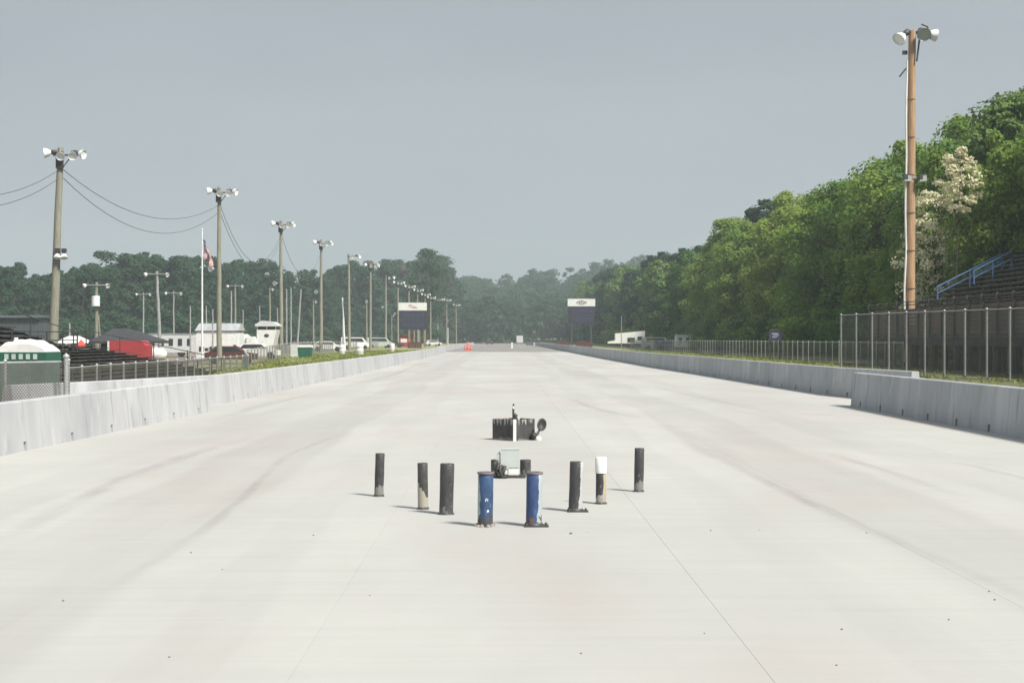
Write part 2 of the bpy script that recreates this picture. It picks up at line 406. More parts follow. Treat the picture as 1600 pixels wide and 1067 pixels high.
def build_wall(label, path, h, mat, side, sect=6.0, slots=3, h_far=None):
    """path: list of (x,y) of the face towards the track; side=+1 body lies to +x, -1 to -x"""
    t = thing('concrete_wall', label, 'wall', (path[0][0], path[0][1], 0))
    base = Vector((path[0][0], path[0][1], 0)); cache = {}
    for i in range(len(path) - 1):
        a, b = Vector((*path[i], 0)), Vector((*path[i + 1], 0)); D = b - a; n = max(1, round(D.length / sect)); ls = D.length / n
        me = wall_section_mesh(ls, h, mat, slots)
        ang = math.atan2(D.y, D.x) - PI / 2
        for k in range(n):
            p = a + D * (k / n) - base
            if side > 0: link(me, 'wall_section', t, p, (0, 0, ang))
            else: link(me, 'wall_section', t, a + D * ((k + 1) / n) - base, (0, 0, ang + PI))
    return t
build_wall('nearest white painted concrete wall on the left side of the track', [(-7.75, 8), (-7.3, 22.3), (-6.87, 36.2)], .76, M['wall'], -1)
build_wall('long white concrete wall on the left, behind the end of the nearest one', [(-10.0, 31.5), (-9.1, 34), (-7.35, 41), (-7.2, 54), (-6.95, 89), (-6.95, 160), (-7.3, 200)], .76, M['wall'], -1)
build_wall('farthest stretch of pale wall on the left, stepped out by the orange cones', [(-8.1, 196), (-8.1, 300), (-8.5, 460)], .8, M['wall'], -1, 8, 1)
build_wall('nearest grey streaked concrete wall on the right, stepping in towards the track', [(8.95, 9), (8.9, 39.2)], .85, M['wall_r'], 1)
build_wall('long grey concrete wall on the right running away past the grass verge', [(10.75, 40.5), (10.0, 46), (9.75, 60), (9.6, 73), (9.15, 92), (8.95, 130), (8.95, 200), (9.0, 290), (9.0, 420)], .85, M['wall_r'], 1)
build_wall('distant pale wall closing the right side at the far end of the strip', [(7.2, 470), (8.6, 425)][::-1], .9, M['wall'], 1, 8, 1)

# ------------------------------------------------------------------ bollards
def bollard_mat(name, body, side, sfrom, worn, wornh, wz=0):
    """painted pipe: body colour, one flank (local +x beyond sfrom) of another colour, worn foot"""
    m, t, b = new_mat(name)
    b.inputs['Roughness'].default_value = .55
    tc = t.nodes.new('ShaderNodeTexCoord'); sx = t.nodes.new('ShaderNodeSeparateXYZ'); t.links.new(tc.outputs['Object'], sx.inputs[0])
    base = mixc(t, noise_fac(t, 14, 5, (1, 1, .4)), body, tuple(c * 1.5 + .012 for c in body))
    sp = noise_fac(t, 45, 4, (1, 1, .5), 'Object', .62, .72)
    base = mixc(t, math_(t, 'MULTIPLY', sp, .55), base, (.45, .44, .42))
    if side:
        e = math_(t, 'ADD', sx.outputs[0], math_(t, 'MULTIPLY', math_(t, 'SUBTRACT', noise_fac(t, 9, 4, (1, 1, .5)), .5), .022))
        base = mixc(t, math_(t, 'GREATER_THAN' if sfrom > 0 else 'LESS_THAN', e, sfrom), base, side)
    if worn:
        hz = math_(t, 'ADD', sx.outputs[2], math_(t, 'MULTIPLY', math_(t, 'SUBTRACT', noise_fac(t, 16, 4), .5), .12))
        hz = math_(t, 'ADD', hz, math_(t, 'MULTIPLY', sx.outputs[0], wz))
        base = mixc(t, math_(t, 'LESS_THAN', hz, wornh), base, worn)
    t.links.new(base, b.inputs['Base Color'])
    bump(t, b, noise_fac(t, 30, 5), .3, .004)
    return m
K = (.035, .035, .037)
def pipe_bollard(px, py, top, wpx, label, mats, foot='plate', cap=None, filled=True, tilt=(0, 0)):
    d = 4080 / (py - 530); h = (py - top) * d / F; r_ = wpx * d / F / 2
    t = thing('bollard', label, 'bollard', (PX(px, d), d, 0), 0, 'steel pipe bollards around the starting lights')
    t.rotation_euler = (tilt[0], tilt[1], 0)
    mb = MB(); n = 28; hc = h if not cap else h * .70
    rr = random.Random(int(px)); wv = lambda: rr.uniform(-.0012, .0012)
    prof = [(r_, 0), (r_ + wv(), h * .25), (r_ + wv(), h * .5), (r_ + wv(), h * .75), (r_, hc - .004), (r_ - .003, hc), (r_ - .009, hc), (r_ - .011, hc - .004), (r_ - .011, hc - .025), (0.001, hc - .02)]
    prof = [p for p in prof if p[1] <= hc + 1e-6]
    mb.lathe(prof, n)
    part(mb, 'pipe', mats, t)
    if cap:
        mb = MB(); rc = r_ * 1.12
        mb.lathe([(rc, hc - .02), (rc, h - .006), (rc - .006, h), (.001, h + .004)], n); part(mb, 'sleeve', cap, t)
    mb = MB()
    if foot == 'plate':
        q = r_ * 1.22
        mb.lathe([(q, -.004), (q, .009), (r_ + .003, .012), (r_ + .001, .022)], 14)
        for a in (0.6, 2.2, 3.7, 5.2): mb.lathe([(.008, .009), (.008, .022), (.001, .023)], 6, c=(q * .9 * math.cos(a), q * .9 * math.sin(a), 0))
    elif foot == 'flange':
        q = r_ * 1.15
        mb.box((-q, -q, .0), (q * 1.6, q, .014)); mb.lathe([(r_ + .012, .014), (r_ + .008, .03), (r_, .034)], 18)
        for a, b in ((-.8, -.8), (1.35, -.75), (-.8, .8), (1.35, .75)): mb.lathe([(.010, .012), (.010, .03), (.001, .031)], 6, c=(q * a, q * b, 0))
    elif foot == 'grout':
        for k in range(10):
            a = k / 10 * 2 * PI; rr2 = r_ * (1.05 + rr.random() * .35)
            mb.lathe([(.026, -.005), (.020, .010), (.010, .018 + rr.random() * .012), (.001, .02)], 7, c=(rr2 * math.cos(a), rr2 * math.sin(a), 0))
    part(mb, 'base_plate' if foot != 'grout' else 'footing', M['dark'] if foot != 'grout' else M['footing'], t)
    return t
M['footing'] = simple('grimy_grout', (.20, .18, .16), (.33, .31, .28), .9, 30)
mblack = bollard_mat('black_bollard_paint', K, None, 0, (.16, .155, .15), .05)
mblack2 = bollard_mat('black_scraped_paint', K, None, 0, (.20, .195, .18), .10, -.5)
mworn = bollard_mat('black_over_bare_steel', (.04, .04, .04), None, 0, (.36, .34, .28), .19, 1.6)
mwhside = bollard_mat('black_and_white_paint', K, (.42, .44, .44), .036, (.09, .085, .08), .035)
mtan = bollard_mat('black_and_cream_paint', K, (.42, .34, .22), .018, (.33, .32, .30), .07)
mblueL = bollard_mat('blue_paint_chipped', (.022, .055, .125), (.33, .40, .43), -.052, (.06, .06, .07), .09)
mblueR = bollard_mat('blue_paint_lit_flank', (.024, .05, .13), (.36, .42, .44), .036, (.15, .085, .05), .065)  # pale right flank is the sunlit side, put into the colour
pipe_bollard(592, 775, 708, 14.5, 'black steel pipe bollard, leftmost of all on the concrete', mblack2, 'plate', tilt=(0, .03))
pipe_bollard(661, 795, 723, 16, 'slim black bollard with its lower half scraped pale, second from the left', mworn, 'plate', tilt=(0, -.01))
pipe_bollard(697, 803, 724, 22, 'thick all black pipe bollard just left of the blue pair', mblack, 'plate', tilt=(0, .025))
bl = pipe_bollard(758, 822, 738, 24, 'left blue pipe bollard, with white paint chips low on its front', mblueL, 'grout', tilt=(0, .012))
br = pipe_bollard(834, 822, 738, 25, 'right blue pipe bollard, with a pale sunlit right flank and rusty foot', mblueR, 'flange', tilt=(0, .015))
pipe_bollard(899, 799, 721, 21.5, 'thick black bollard with white painted right flank, beside the blue pair', mwhside, 'flange', tilt=(0, .03))
pipe_bollard(939, 787, 714, 16, 'slim black and cream bollard wearing a bright white sleeve on top', mtan, 'plate', cap=M['white'])
pipe_bollard(998, 768, 700, 15, 'black steel pipe bollard, rightmost of all on the concrete', mblack2, 'plate', tilt=(0, .02))
pipe_bollard(774, 746, 718, 14, 'short black pipe bollard left of the grey box, half hidden', mblack, 'plate')
pipe_bollard(821, 743, 718, 17, 'short black pipe bollard right of the grey box, behind the right blue one', mblack, 'plate')
for dx, z, s in ((.012, .245, .013), (.026, .145, .010)):     # paint chips on the left blue pipe
    rr_ = 24 * 13.97 / F / 2 + .0012; vs = []
    for (u, v) in ((-s, -s), (s, -s * .8), (s * .9, s), (-s * .7, s * 1.2)):
        a = -PI / 2 + (dx + u) / rr_; vs.append((rr_ * math.cos(a), rr_ * math.sin(a), z + v))
    mb = MB(); mb.add(vs, [(0, 1, 2, 3)]); part(mb, 'paint_chip', M['white'], bl)
for b_ in (bl, br):        # rusty rim on top of each blue pipe
    mb = MB(); r0 = .0735; mb.lathe([(r0 + .0005, .475), (r0 + .004, .478), (r0 + .004, .494), (r0 - .006, .496), (r0 - .012, .49)], 26); part(mb, 'rim', M['rimrust'] if 'rimrust' in M else M.setdefault('rimrust', simple('grimy_rim', (.13, .11, .12), (.22, .18, .17), .8, 25)), b_)

# ------------------------------------------------------------------ grey box with cables between the short bollards
d = 18.9
t = thing('control_box', 'pale grey electrical box on a low white stand between the short bollards', 'electrical box', (PX(797, d), d, 0))
mb = MB(); mb.box((-.113, -.07, .13), (.113, .07, .352)); part(mb, 'enclosure', M['greybox'], t)
mb = MB(); mb.box((-.117, -.074, .345), (.117, .074, .358)); part(mb, 'lid', M['greybox'], t)
mb = MB(); mb.box((-.175, -.05, .165), (-.116, .05, .29)); mb.box((-.150, -.045, .29), (-.12, .045, .315)); part(mb, 'side_box', M['greybox'], t)
mb = MB(); mb.box((-.02, -.06, .035), (.105, .06, .128)); mb.box((-.055, -.05, .05), (-.022, .05, .10)); part(mb, 'stand', M['white'], t)
mb = MB(); mb.box((-.15, -.09, .004), (.19, .09, .03)); part(mb, 'base_plate', M['dark'], t)
for pts in ([(-.10, -.075, .15), (-.13, -.13, .12), (-.10, -.15, .02), (-.04, -.12, .02)], [(-.06, -.075, .14), (-.08, -.12, .09), (-.12, -.13, .03), (-.16, -.05, .02)], [(-.14, -.055, .18), (-.16, -.1, .10), (-.13, -.14, .03)]):
    mb = MB(); mb.tube(pts, .020, 8); part(mb, 'hose', M['black'], t)
mb = MB(); mb.box((-.145, -.11, .03), (-.065, -.03, .125)); mb.box((-.12, -.10, .125), (-.08, -.05, .155)); part(mb, 'connector', M['black'], t)

# ------------------------------------------------------------------ black stump box of the starting lights
def dripmat():
    m, t, b = new_mat('black_plywood_with_drips'); b.inputs['Roughness'].default_value = .65
    tc = t.nodes.new('ShaderNodeTexCoord'); sx = t.nodes.new('ShaderNodeSeparateXYZ'); t.links.new(tc.outputs['Object'], sx.inputs[0])
    base = mixc(t, noise_fac(t, 9, 5, (1, 1, .3)), (.033, .032, .034), (.07, .068, .068))
    n = noise_fac(t, 17, 4, (1, 1, .06), 'Object', .45, .62)
    mr = t.nodes.new('ShaderNodeMapRange'); mr.inputs[1].default_value = .20; mr.inputs[2].default_value = .345; t.links.new(sx.outputs[2], mr.inputs[0])
    f = math_(t, 'GREATER_THAN', math_(t, 'MULTIPLY', n, mr.outputs[0]), .32)
    base = mixc(t, math_(t, 'MULTIPLY', f, .65), base, (.45, .45, .44))
    lo = t.nodes.new('ShaderNodeMapRange'); lo.inputs[1].default_value = .07; lo.inputs[2].default_value = .0
    t.links.new(math_(t, 'ADD', sx.outputs[2], math_(t, 'MULTIPLY', noise_fac(t, 6, 3), .05)), lo.inputs[0])
    base = mixc(t, math_(t, 'MULTIPLY', lo.outputs[0], .8), base, (.42, .40, .35))
    t.links.new(base, b.inputs['Base Color']); return m
M['drip'] = dripmat()
d = 26.0
t = thing('light_tree_base', 'square black box with a white front corner and a thin post on top', 'box', (PX(804, d), d, 0))
rz = Matrix.Rotation(R(45), 3, 'Z'); s = .255
for k, (nx_, ny_) in enumerate(((-1, -1), (1, -1), (1, 1), (-1, 1))):
    # side boards stand as a diamond, one corner towards the start
    A = [Vector((0, -.362, 0)), Vector((.362, 0, 0)), Vector((0, .362, 0)), Vector((-.362, 0, 0))]
order = [('front_left', 3, 0), ('front_right', 0, 1), ('back_right', 1, 2), ('back_left', 2, 3)]
A = [Vector((0, -.362, 0)), Vector((.345, 0, 0)), Vector((0, .362, 0)), Vector((-.378, 0, 0))]
for nm, i, j in order:
    a, b = A[i], A[j]; dr = (b - a); nrm = Vector((dr.y, -dr.x, 0)).normalized()
    a2, b2 = a + dr * .012, b - dr * .012; th = .02
    hh = .355
    vs = [a2, b2, b2 - nrm * th, a2 - nrm * th]; vs = vs + [v + Vector((0, 0, hh)) for v in vs]
    mb = MB(); mb.add(vs, [(3, 2, 1, 0), (4, 5, 6, 7), (0, 1, 5, 4), (1, 2, 6, 5), (2, 3, 7, 6), (3, 0, 4, 7)])
    part(mb, 'side_panel', M['drip'], t)
mb = MB(); mb.box((-.026, -.374, .0), (.026, -.346, .362)); part(mb, 'corner_strip', M['white'], t)
mb = MB(); mb.add([(p.x * .985, p.y * .985, .335) for p in A], [(0, 1, 2, 3)]); part(mb, 'top_panel', M['black'], t)
mb = MB(); mb.tube([(-.02, -.1, .33), (-.022, -.1, .53)], .018, 10); part(mb, 'mast', M['dark'], t)
mb = MB(); mb.tube([(-.022, -.1, .53), (-.022, -.1, .575)], .012, 8); part(mb, 'collar', M['white'], t)
mb = MB(); mb.lathe([(.001, 0), (.014, .004), (.018, .02), (.012, .035), (.001, .042)], 10, c=(-.018, -.1, .575)); part(mb, 'tip', M['dark'], t)
mb = MB(); mb.tube([(.0, -.1, .36), (.02, -.1, .42), (.0, -.1, .45)], [.03, .035, .015], 10); mb.box((-.04, -.15, .337), (.07, -.06, .362)); part(mb, 'bracket', M['dark'], t)
mb = MB(); mb.box((.055, -.2, .337), (.085, -.17, .385)); part(mb, 'cleat', M['white'], t)

t = thing('ground_spotlight', 'small black round lamp head on a jointed foot right of the black box', 'lamp', (PX(838, d), d - .12, 0))
mb = MB()
mb.lathe([(.001, -.05), (.03, -.05), (.06, -.035), (.092, .0), (.098, .02), (.088, .028), (.07, .012), (.001, .006)], 20)
o = part(mb, 'lamp_head', M['black'], t, (.085, 0, .255)); o.rotation_euler = (R(72), R(14), R(8)); o.scale = (.82, 1.15, 1.6)
mb = MB(); mb.tube([(.0, 0, .06), (.03, 0, .13), (.06, .02, .19)], [.022, .022, .016], 8); part(mb, 'arm', M['galv'], t)
mb = MB(); mb.lathe([(.001, -.06), (.04, -.045), (.06, 0), (.04, .045), (.001, .06)], 14); o = part(mb, 'joint', M['black'], t, (-.045, 0, .075)); o.rotation_euler = (R(90), 0, 0)
mb = MB(); mb.lathe([(.05, .0), (.055, .03), (.04, .06), (.001, .075)], 14); part(mb, 'foot', M['white'], t, (.03, 0, 0))

# pebbles
for i, (px, py, s, lb) in enumerate(((892, 834, .022, 'dark pebble on the concrete in front of the right blue bollard'), (918, 832, .008, 'tiny pebble left of the dark pebble near the blue bollard'), (1111, 829, .012, 'pebble on the right lane, nearest the bollards'), (1187, 828, .008, 'tiny pebble farther right than the bollards, by a faint stain'),
        (1355, 833, .011, 'pebble in the right lane level with the blue bollards'), (490, 836, .013, 'pebble left of the bollards in the left lane'), (299, 863, .013, 'pebble by the tyre line in the left lane'), (348, 889, .008, 'tiny pebble just right of the left tyre line'),
        (100, 938, .013, 'pebble in the lower left of the concrete'), (1316, 984, .012, 'right hand one of two pebbles low on the right'), (1547, 925, .011, 'upper of two small stones near the right edge'), (1556, 938, .013, 'lower of two small stones near the right edge'),
        (1484, 969, .010, 'pebble below the two stones near the right edge'), (908, 1021, .010, 'reddish pebble near the bottom middle'), (1101, 990, .008, 'small pebble near the bottom, right of middle'), (265, 1026, .010, 'pebble near the bottom left'), (1308, 1040, .009, 'pebble near the bottom right'), (578, 930, .008, 'small pebble left of the middle joint'))):
    d = 4080 / (py - 530); rr = random.Random(i); mb = MB(); s *= .6
    mb.lathe([(.001, 0), (s * .9, .001), (s * 1.05, s * .4), (s * .7, s * .95), (.001, s * 1.1)], 7)
    mb.v = [(x * rr.uniform(.8, 1.2), y * rr.uniform(.8, 1.2), z) for x, y, z in mb.v]
    tag(part(mb, 'pebble', M['stone'], None, (PX(px, d), d, .0)), lb, 'stone', 'loose pebbles on the concrete')

# ------------------------------------------------------------------ light poles
mbq = MB(); mbq.lathe([(.05, -.06), (.10, -.03), (.17, .06), (.225, .17), (.25, .29), (.26, .30), (.245, .295), (.215, .17), (.16, .07), (.04, .02)], 20)
REFL = mbq.mesh('reflector', M['lampwhite'])
mbq = MB(); mbq.lathe([(.235, .245), (.13, .235), (.001, .23)], 18); GLASS = mbq.mesh('lens', M['lens'])
mbq.sm = [True] * len(mbq.f); GLASSG = mbq.mesh('lens', M['glass'])
mbq = MB(); mbq.lathe([(.001, -.34), (.10, -.34), (.115, -.32), (.115, -.08), (.07, -.05), (.001, -.05)], 12); BALL = mbq.mesh('ballast', M['dark'])
def lamp(parent, pos, dr, sc=1.0, refl=None):
    q = Vector(dr).normalized().to_track_quat('Z', 'Y')
    o = link(refl or REFL, 'reflector', parent, pos); o.rotation_mode = 'QUATERNION'; o.rotation_quaternion = q; o.scale = (sc, sc, sc)
    link(BALL, 'ballast', o); link(GLASSG if refl else GLASS, 'lens', o)
    if 'pit' not in str(parent.get('group')): o.scale = (sc * 1.2,) * 3
    return o
def pole(label, px, d, topy, rad, mat='pole', group='tall wooden light poles along the left side', lean=0, arms='full', horn=None, zb=None, name='light_pole', leand=0):
    x = PX(px, d); zb = gz(x, d) if zb is None else zb; h = PZ(topy, d) - zb
    t = thing(name, label, 'light pole', (x, d, zb), 0, group)
    mb = MB(); top = Vector((lean, leand, h)); k = 10
    rr = random.Random(px); wob = [(rr.uniform(-.02, .02), rr.uniform(-.02, .02)) for _ in range(k + 1)]
    mb.tube([Vector((0, 0, -.3)).lerp(top, i / k) + Vector((*wob[i], 0)) * (1 if 0 < i < k else 0) for i in range(k + 1)], [rad * (1 - .38 * i / k) for i in range(k + 1)], 14)
    part(mb, 'pole', M[mat], t)
    T = top
    if arms == 'full':
        mb = MB(); mb.box((T.x - .4, T.y - .22, h - .50), (T.x + 1.2, T.y - .12, h - .40)); part(mb, 'crossarm', M['dark'], t)
        mb = MB(); mb.tube([(T.x + .1, T.y - .2, h - 1.3), (T.x + .7, T.y - .2, h - .5)], .03, 6); mb.box((T.x - .22, T.y - .3, h - 1.25), (T.x + .22, T.y - .16, h - .55)); part(mb, 'brace', M['dark'], t)
        lamp(t, (T.x - .58, T.y - .2, h - .30), (-1, -.25, -.12), 1.0)
        lamp(t, (T.x + .12, T.y - .35, h - .45), (.1, -1, -.5), .85)
        lamp(t, (T.x + .78, T.y - .3, h - .42), (.3, -1, -.55), .85)
        lamp(t, (T.x + 1.15, T.y - .15, h - .34), (1, -.35, -.25), .95)
    elif arms == 'small':
        mb = MB(); mb.box((T.x - .6, T.y - .2, h - .4), (T.x + 1.2, T.y - .12, h - .32)); part(mb, 'crossarm', M['dark'], t)
        lamp(t, (T.x - .7, T.y - .2, h - .3), (-1, -.5, -.15), 1.0); lamp(t, (T.x + 1.1, T.y - .2, h - .3), (1, -.5, -.2), 1.0); lamp(t, (T.x + .6, T.y - .3, h - .35), (.1, -1, -.4), .8)
    elif arms == 'right':
        mb = MB(); mb.box((T.x - .2, T.y - .2, h - .4), (T.x + 1.6, T.y - .12, h - .32)); part(mb, 'crossarm', M['dark'], t)
        lamp(t, (T.x + 1.4, T.y - .2, h - .3), (1, -.6, -.2), 1.0); lamp(t, (T.x + .7, T.y - .3, h - .35), (.1, -1, -.4), .8)
    elif arms == 'two':
        mb = MB(); mb.box((T.x - .7, T.y - .15, h - .25), (T.x + .7, T.y - .09, h - .18)); part(mb, 'crossarm', M['galv'], t)
        lamp(t, (T.x - .75, T.y - .1, h - .2), (-.8, -.6, -.6), .66); lamp(t, (T.x + .75, T.y - .1, h - .2), (.8, -.6, -.6), .66)
    elif arms == 'one':
        mb = MB(); mb.box((T.x - .1, T.y - .15, h - .25), (T.x + .4, T.y - .09, h - .18)); part(mb, 'crossarm', M['galv'], t)
        lamp(t, (T.x + .35, T.y - .1, h - .15), (.6, -.7, -.6), .7)
    if horn:
        zc = PZ(horn, d) - zb; u = zc / h; c = top * u
        mb = MB(); mb.tube([(c.x, c.y, zc), (c.x - .45, c.y - .15, zc)], .04, 6); part(mb, 'bracket', M['dark'], t)
        mb = MB(); mb.lathe([(.05, 0), (.07, .12), (.14, .3), (.26, .42), (.25, .43), (.1, .25), (.01, .2)], 14)
        o = part(mb, 'loudspeaker', M['lampwhite'], t, (c.x - .4, c.y - .2, zc)); o.rotation_mode = 'QUATERNION'; o.rotation_quaternion = Vector((-.6, -1, -.1)).to_track_quat('Z', 'Y')
    return t, Vector((x, d, zb)), top
ORD = ['nearest', 'second', 'third', 'fourth', 'fifth', 'sixth', 'seventh', 'eighth', 'ninth', 'tenth', 'eleventh', 'twelfth', 'thirteenth', 'fourteenth', 'fifteenth']
row = [(82, 92, 232, 'full', None), (343, 125, 293, 'full', 420), (440, 160, 345, 'full', 443), (502, 193, 375, 'full', 456), (546, 224, 397, 'right', None), (579, 251, 411, 'full', 471), (603, 300, 431, 'right', 480), (622, 328, 439, 'full', 490), (639, 352, 445, 'full', None), (653, 379, 451, 'full', None), (664, 412, 458, 'full', None), (673, 444, 463, 'full', None), (684, 470, 466, 'full', None), (698, 505, 467, 'full', None), (713, 550, 475, 'full', None)]
tops = []
for i, (px, d, ty, ar, hn) in enumerate(row):
    lb = 'leaning grey wooden light pole, tallest and nearest of the left row' if i == 0 else 'grey wooden light pole, %s from the near end of the left row' % ORD[i]
    t, b0, tp = pole(lb, px, d, ty, .29 if i < 1 else .23, arms=ar, horn=hn, lean=.55 if i == 0 else (0, .0, -.05, -.0, -.1)[i % 5])
    tops.append((b0, tp, t))
    if i == 0:
        zc = PZ(393, d) - b0.z
        mb = MB(); c = tp * (zc / tp.z); mb.box((c.x + .0, c.y - .45, zc - .12), (c.x + .3, c.y - .2, zc + .16)); mb.box((c.x + .4, c.y - .45, zc - .1), (c.x + .66, c.y - .2, zc + .14)); part(mb, 'ballast', M['dark'], t)
        lamp(t, (c.x + .15, c.y - .35, zc - .2), (0, -.4, -1), .7); lamp(t, (c.x + .52, c.y - .35, zc - .2), (.2, -.4, -1), .7)
# sagging cables between the first poles
def cable(a, b, sag, label):
    mb = MB(); k = 22; a = Vector(a); b = Vector(b)
    mb.tube([a.lerp(b, i / k) - Vector((0, 0, sag * 4 * (i / k) * (1 - i / k))) for i in range(k + 1)], .022, 6)
    tag(part(mb, 'power_cable', M['cable']), label, 'cable', 'cables strung between the left light poles')
P_ = [b0 + tp for b0, tp, _ in tops]
cable(P_[0] + Vector((.15, 0, -1.3)), P_[1] + Vector((-.1, 0, -1.5)), 1.9, 'upper sagging cable between the two nearest left light poles')
cable(P_[0] + Vector((.15, 0, -1.8)), P_[1] + Vector((-.1, 0, -2.1)), 2.4, 'lower sagging cable between the two nearest left light poles')
cable(P_[0] + Vector((-.1, 0, -1.3)), P_[0] + Vector((-2, -34, -1.5)), 2.9, 'upper cable leaving the nearest left pole past the left edge')
cable(P_[0] + Vector((-.1, 0, -1.8)), P_[0] + Vector((-2, -34, -2.0)), 3.0, 'lower cable leaving the nearest left pole past the left edge')
cable(P_[1] + Vector((.1, 0, -1.5)), P_[2] + Vector((-.1, 0, -1.7)), 3.6, 'upper cable from the second to the third left light pole')
cable(P_[1] + Vector((.1, 0, -2.1)), P_[2] + Vector((-.1, 0, -2.2)), 3.6, 'lower cable from the second to the third left light pole')
cable(P_[2] + Vector((.1, 0, -1.6)), P_[3] + Vector((-.1, 0, -1.8)), 3.4, 'cable drooping from the third to the fourth left light pole')
# smaller poles and posts in the pit area
g2 = 'smaller light poles standing in the pit area'
pole('thin pale light pole with two lamps, left of the flagpole', 252, 118, 424, .16, 'galv', g2, lean=-.3, arms='two')
t, b0, tp = pole('light pole braced like a narrow tripod with a white box, behind the left bleachers', 152, 112, 441, .16, 'pole', g2, lean=.0, arms='two')
mb = MB(); mb.tube([(.45, 0, -.3), (.12, 0, tp.z * .62)], .07, 8); mb.tube([(-.35, .2, -.3), (-.05, 0, tp.z * .6)], .07, 8); part(mb, 'brace', M['pole'], t)
mb = MB(); zc = PZ(470, 112) - b0.z; mb.tube([(0, -.22, zc - .4), (0, -.22, zc + .35)], .3, 12); part(mb, 'transformer', M['lampwhite'], t)
for px, d, ty, ar, lb, r_ in ((225, 190, 457, 'two', 'faint light pole in front of the far trees, left of the thin pale pole', .12), (272, 170, 455, 'two', 'slim light pole with two lamps just left of the flagpole', .11),
        (368, 175, 444, 'two', 'light pole right of the second tall pole, above the tank truck', .15), (362, 185, 455, 'none', 'bare dark pole close beside the lamp pole above the tank truck', .13),
        (422, 210, 450, 'one', 'slim single lamp pole left of the white cabin tower', .16), (490, 240, 470, 'one', 'single lamp pole left of the fourth tall pole', .16),
        (448, 200, 452, 'none', 'first of two bare poles right of the third tall pole', .13), (455, 215, 450, 'none', 'second of two bare poles right of the third tall pole', .13), (573, 290, 470, 'none', 'bare brown pole left of the sixth tall pole', .18), (612, 330, 492, 'one', 'short lamp pole close by the left scoreboard', .18)):
    pole(lb, px, d, ty, r_, 'galv' if r_ < .14 else 'pole', g2, arms=ar)
pole('leaning bare pole between the third and fourth tall poles', 464, 200, 452, .15, 'galv', g2, lean=.55, arms='none')
pole('leaning white bare pole left of the fifth tall pole', 539, 230, 465, .17, 'white', g2, lean=-.35, arms='none')
for i, (px, d, ty, lb) in enumerate(((298, 140, 478, 'short pale post left of the flagpole'), (323, 145, 478, 'short pale post right of the flagpole'), (333, 140, 483, 'second short post right of the flagpole'), (380, 160, 484, 'thin post behind the tank truck'), (406, 165, 478, 'thin post behind the white cabin tower'), (110, 120, 505, 'short pale post behind the left bleachers'), (434, 170, 481, 'thin dark post right of the white cabin tower'), (536, 210, 470, 'thin grey post beside the leaning white pole'), (700, 300, 512, 'short white post at the end of the grass verge'), (971, 280, 493, 'thin pole in front of the white trailer on the right'))):
    pole(lb, px, d, ty, .09, 'galv' if i != 8 else 'white', 'short posts around the strip', arms='none', name='post')

# ------------------------------------------------------------------ tall pole on the right
d = 58.0
x = PX(1422, d); h = PZ(48, d)
t = thing('light_pole', 'tall orange brown wooden light pole with white conduit on the right', 'light pole', (PX(1422, 93.9), 93.9, 0)); t.scale = (1.62, 1.62, 1.54)
mb = MB(); k = 12; mb.tube([(.10 * (i / k), 0, -.3 + (h + .3) * i / k) for i in range(k + 1)], [.20 - .065 * i / k for i in range(k + 1)], 20); part(mb, 'pole', M['pole_orange'], t)
mb = MB(); mb.tube([(-.21 + .05 * math.sin(i * 1.3) * (.6 if i < 7 else .3) + .005 * i, -.10, .2 + (h - 1.4) * i / 16) for i in range(17)], .038, 8); part(mb, 'conduit', M['white'], t)
for i in range(7):
    z = 1.6 + i * 1.5; mb = MB(); mb.lathe([(.216 - .007 * i, 0), (.216 - .007 * i, .03), (.15, .03)], 16); part(mb, 'strap', M['trunk'], t, (.008 * i, 0, z))
mbq = MB(); mbq.lathe([(.05, -.06), (.10, -.03), (.17, .06), (.225, .17), (.25, .29), (.26, .30), (.245, .295), (.215, .17), (.16, .07), (.04, .02)], 24)
REFLG = mbq.mesh('reflector', M['lampgrey'])
lamp(t, (-.28, -.15, h - .22), (-.85, -.55, -.75), .86)
lamp(t, (.42, -.25, h - .12), (-.05, -1, -.5), .86, REFLG)
lamp(t, (.74, .05, h - .13), (1, .1, -.12), .8)
mb = MB(); mb.box((-.2, -.05, h - .12), (.85, .05, h - .02)); part(mb, 'crossarm', M['dark'], t)
mb = MB(); mb.tube([(.22, -.2, h - 1.25), (.33, -.2, h - .3)], .035, 8); mb.tube([(.40, -.2, h + .22), (.62, -.2, h + .12), (.75, -.18, h - .35)], .035, 8); part(mb, 'brace', M['dark'], t)
mb = MB(); mb.tube([(-.15, -.1, h - 1.5), (-.42, -.15, h - 1.85)], .03, 6); mb.box((-.28, -.1, h - .95), (-.1, 0, h - .8)); part(mb, 'insulator', M['dark'], t)
zc = PZ(290, d)
for sx_ in (-.14, .42):
    mb = MB(); mb.box((sx_ - .14, -.36, zc - .1), (sx_ + .14, -.1, zc + .12)); part(mb, 'floodlight_housing', M['dark'], t)
    mb = MB(); mb.box((sx_ - .13, -.40, zc - .16), (sx_ + .13, -.14, zc - .103)); mb.box((sx_ - .02, -.38, zc - .10), (sx_ + .13, -.361, zc + .07)); part(mb, 'floodlight_lens', M['glass'], t)
mb = MB(); mb.box((-.3, -.18, zc - .04), (.56, -.12, zc + .03)); part(mb, 'bracket', M['galv'], t)

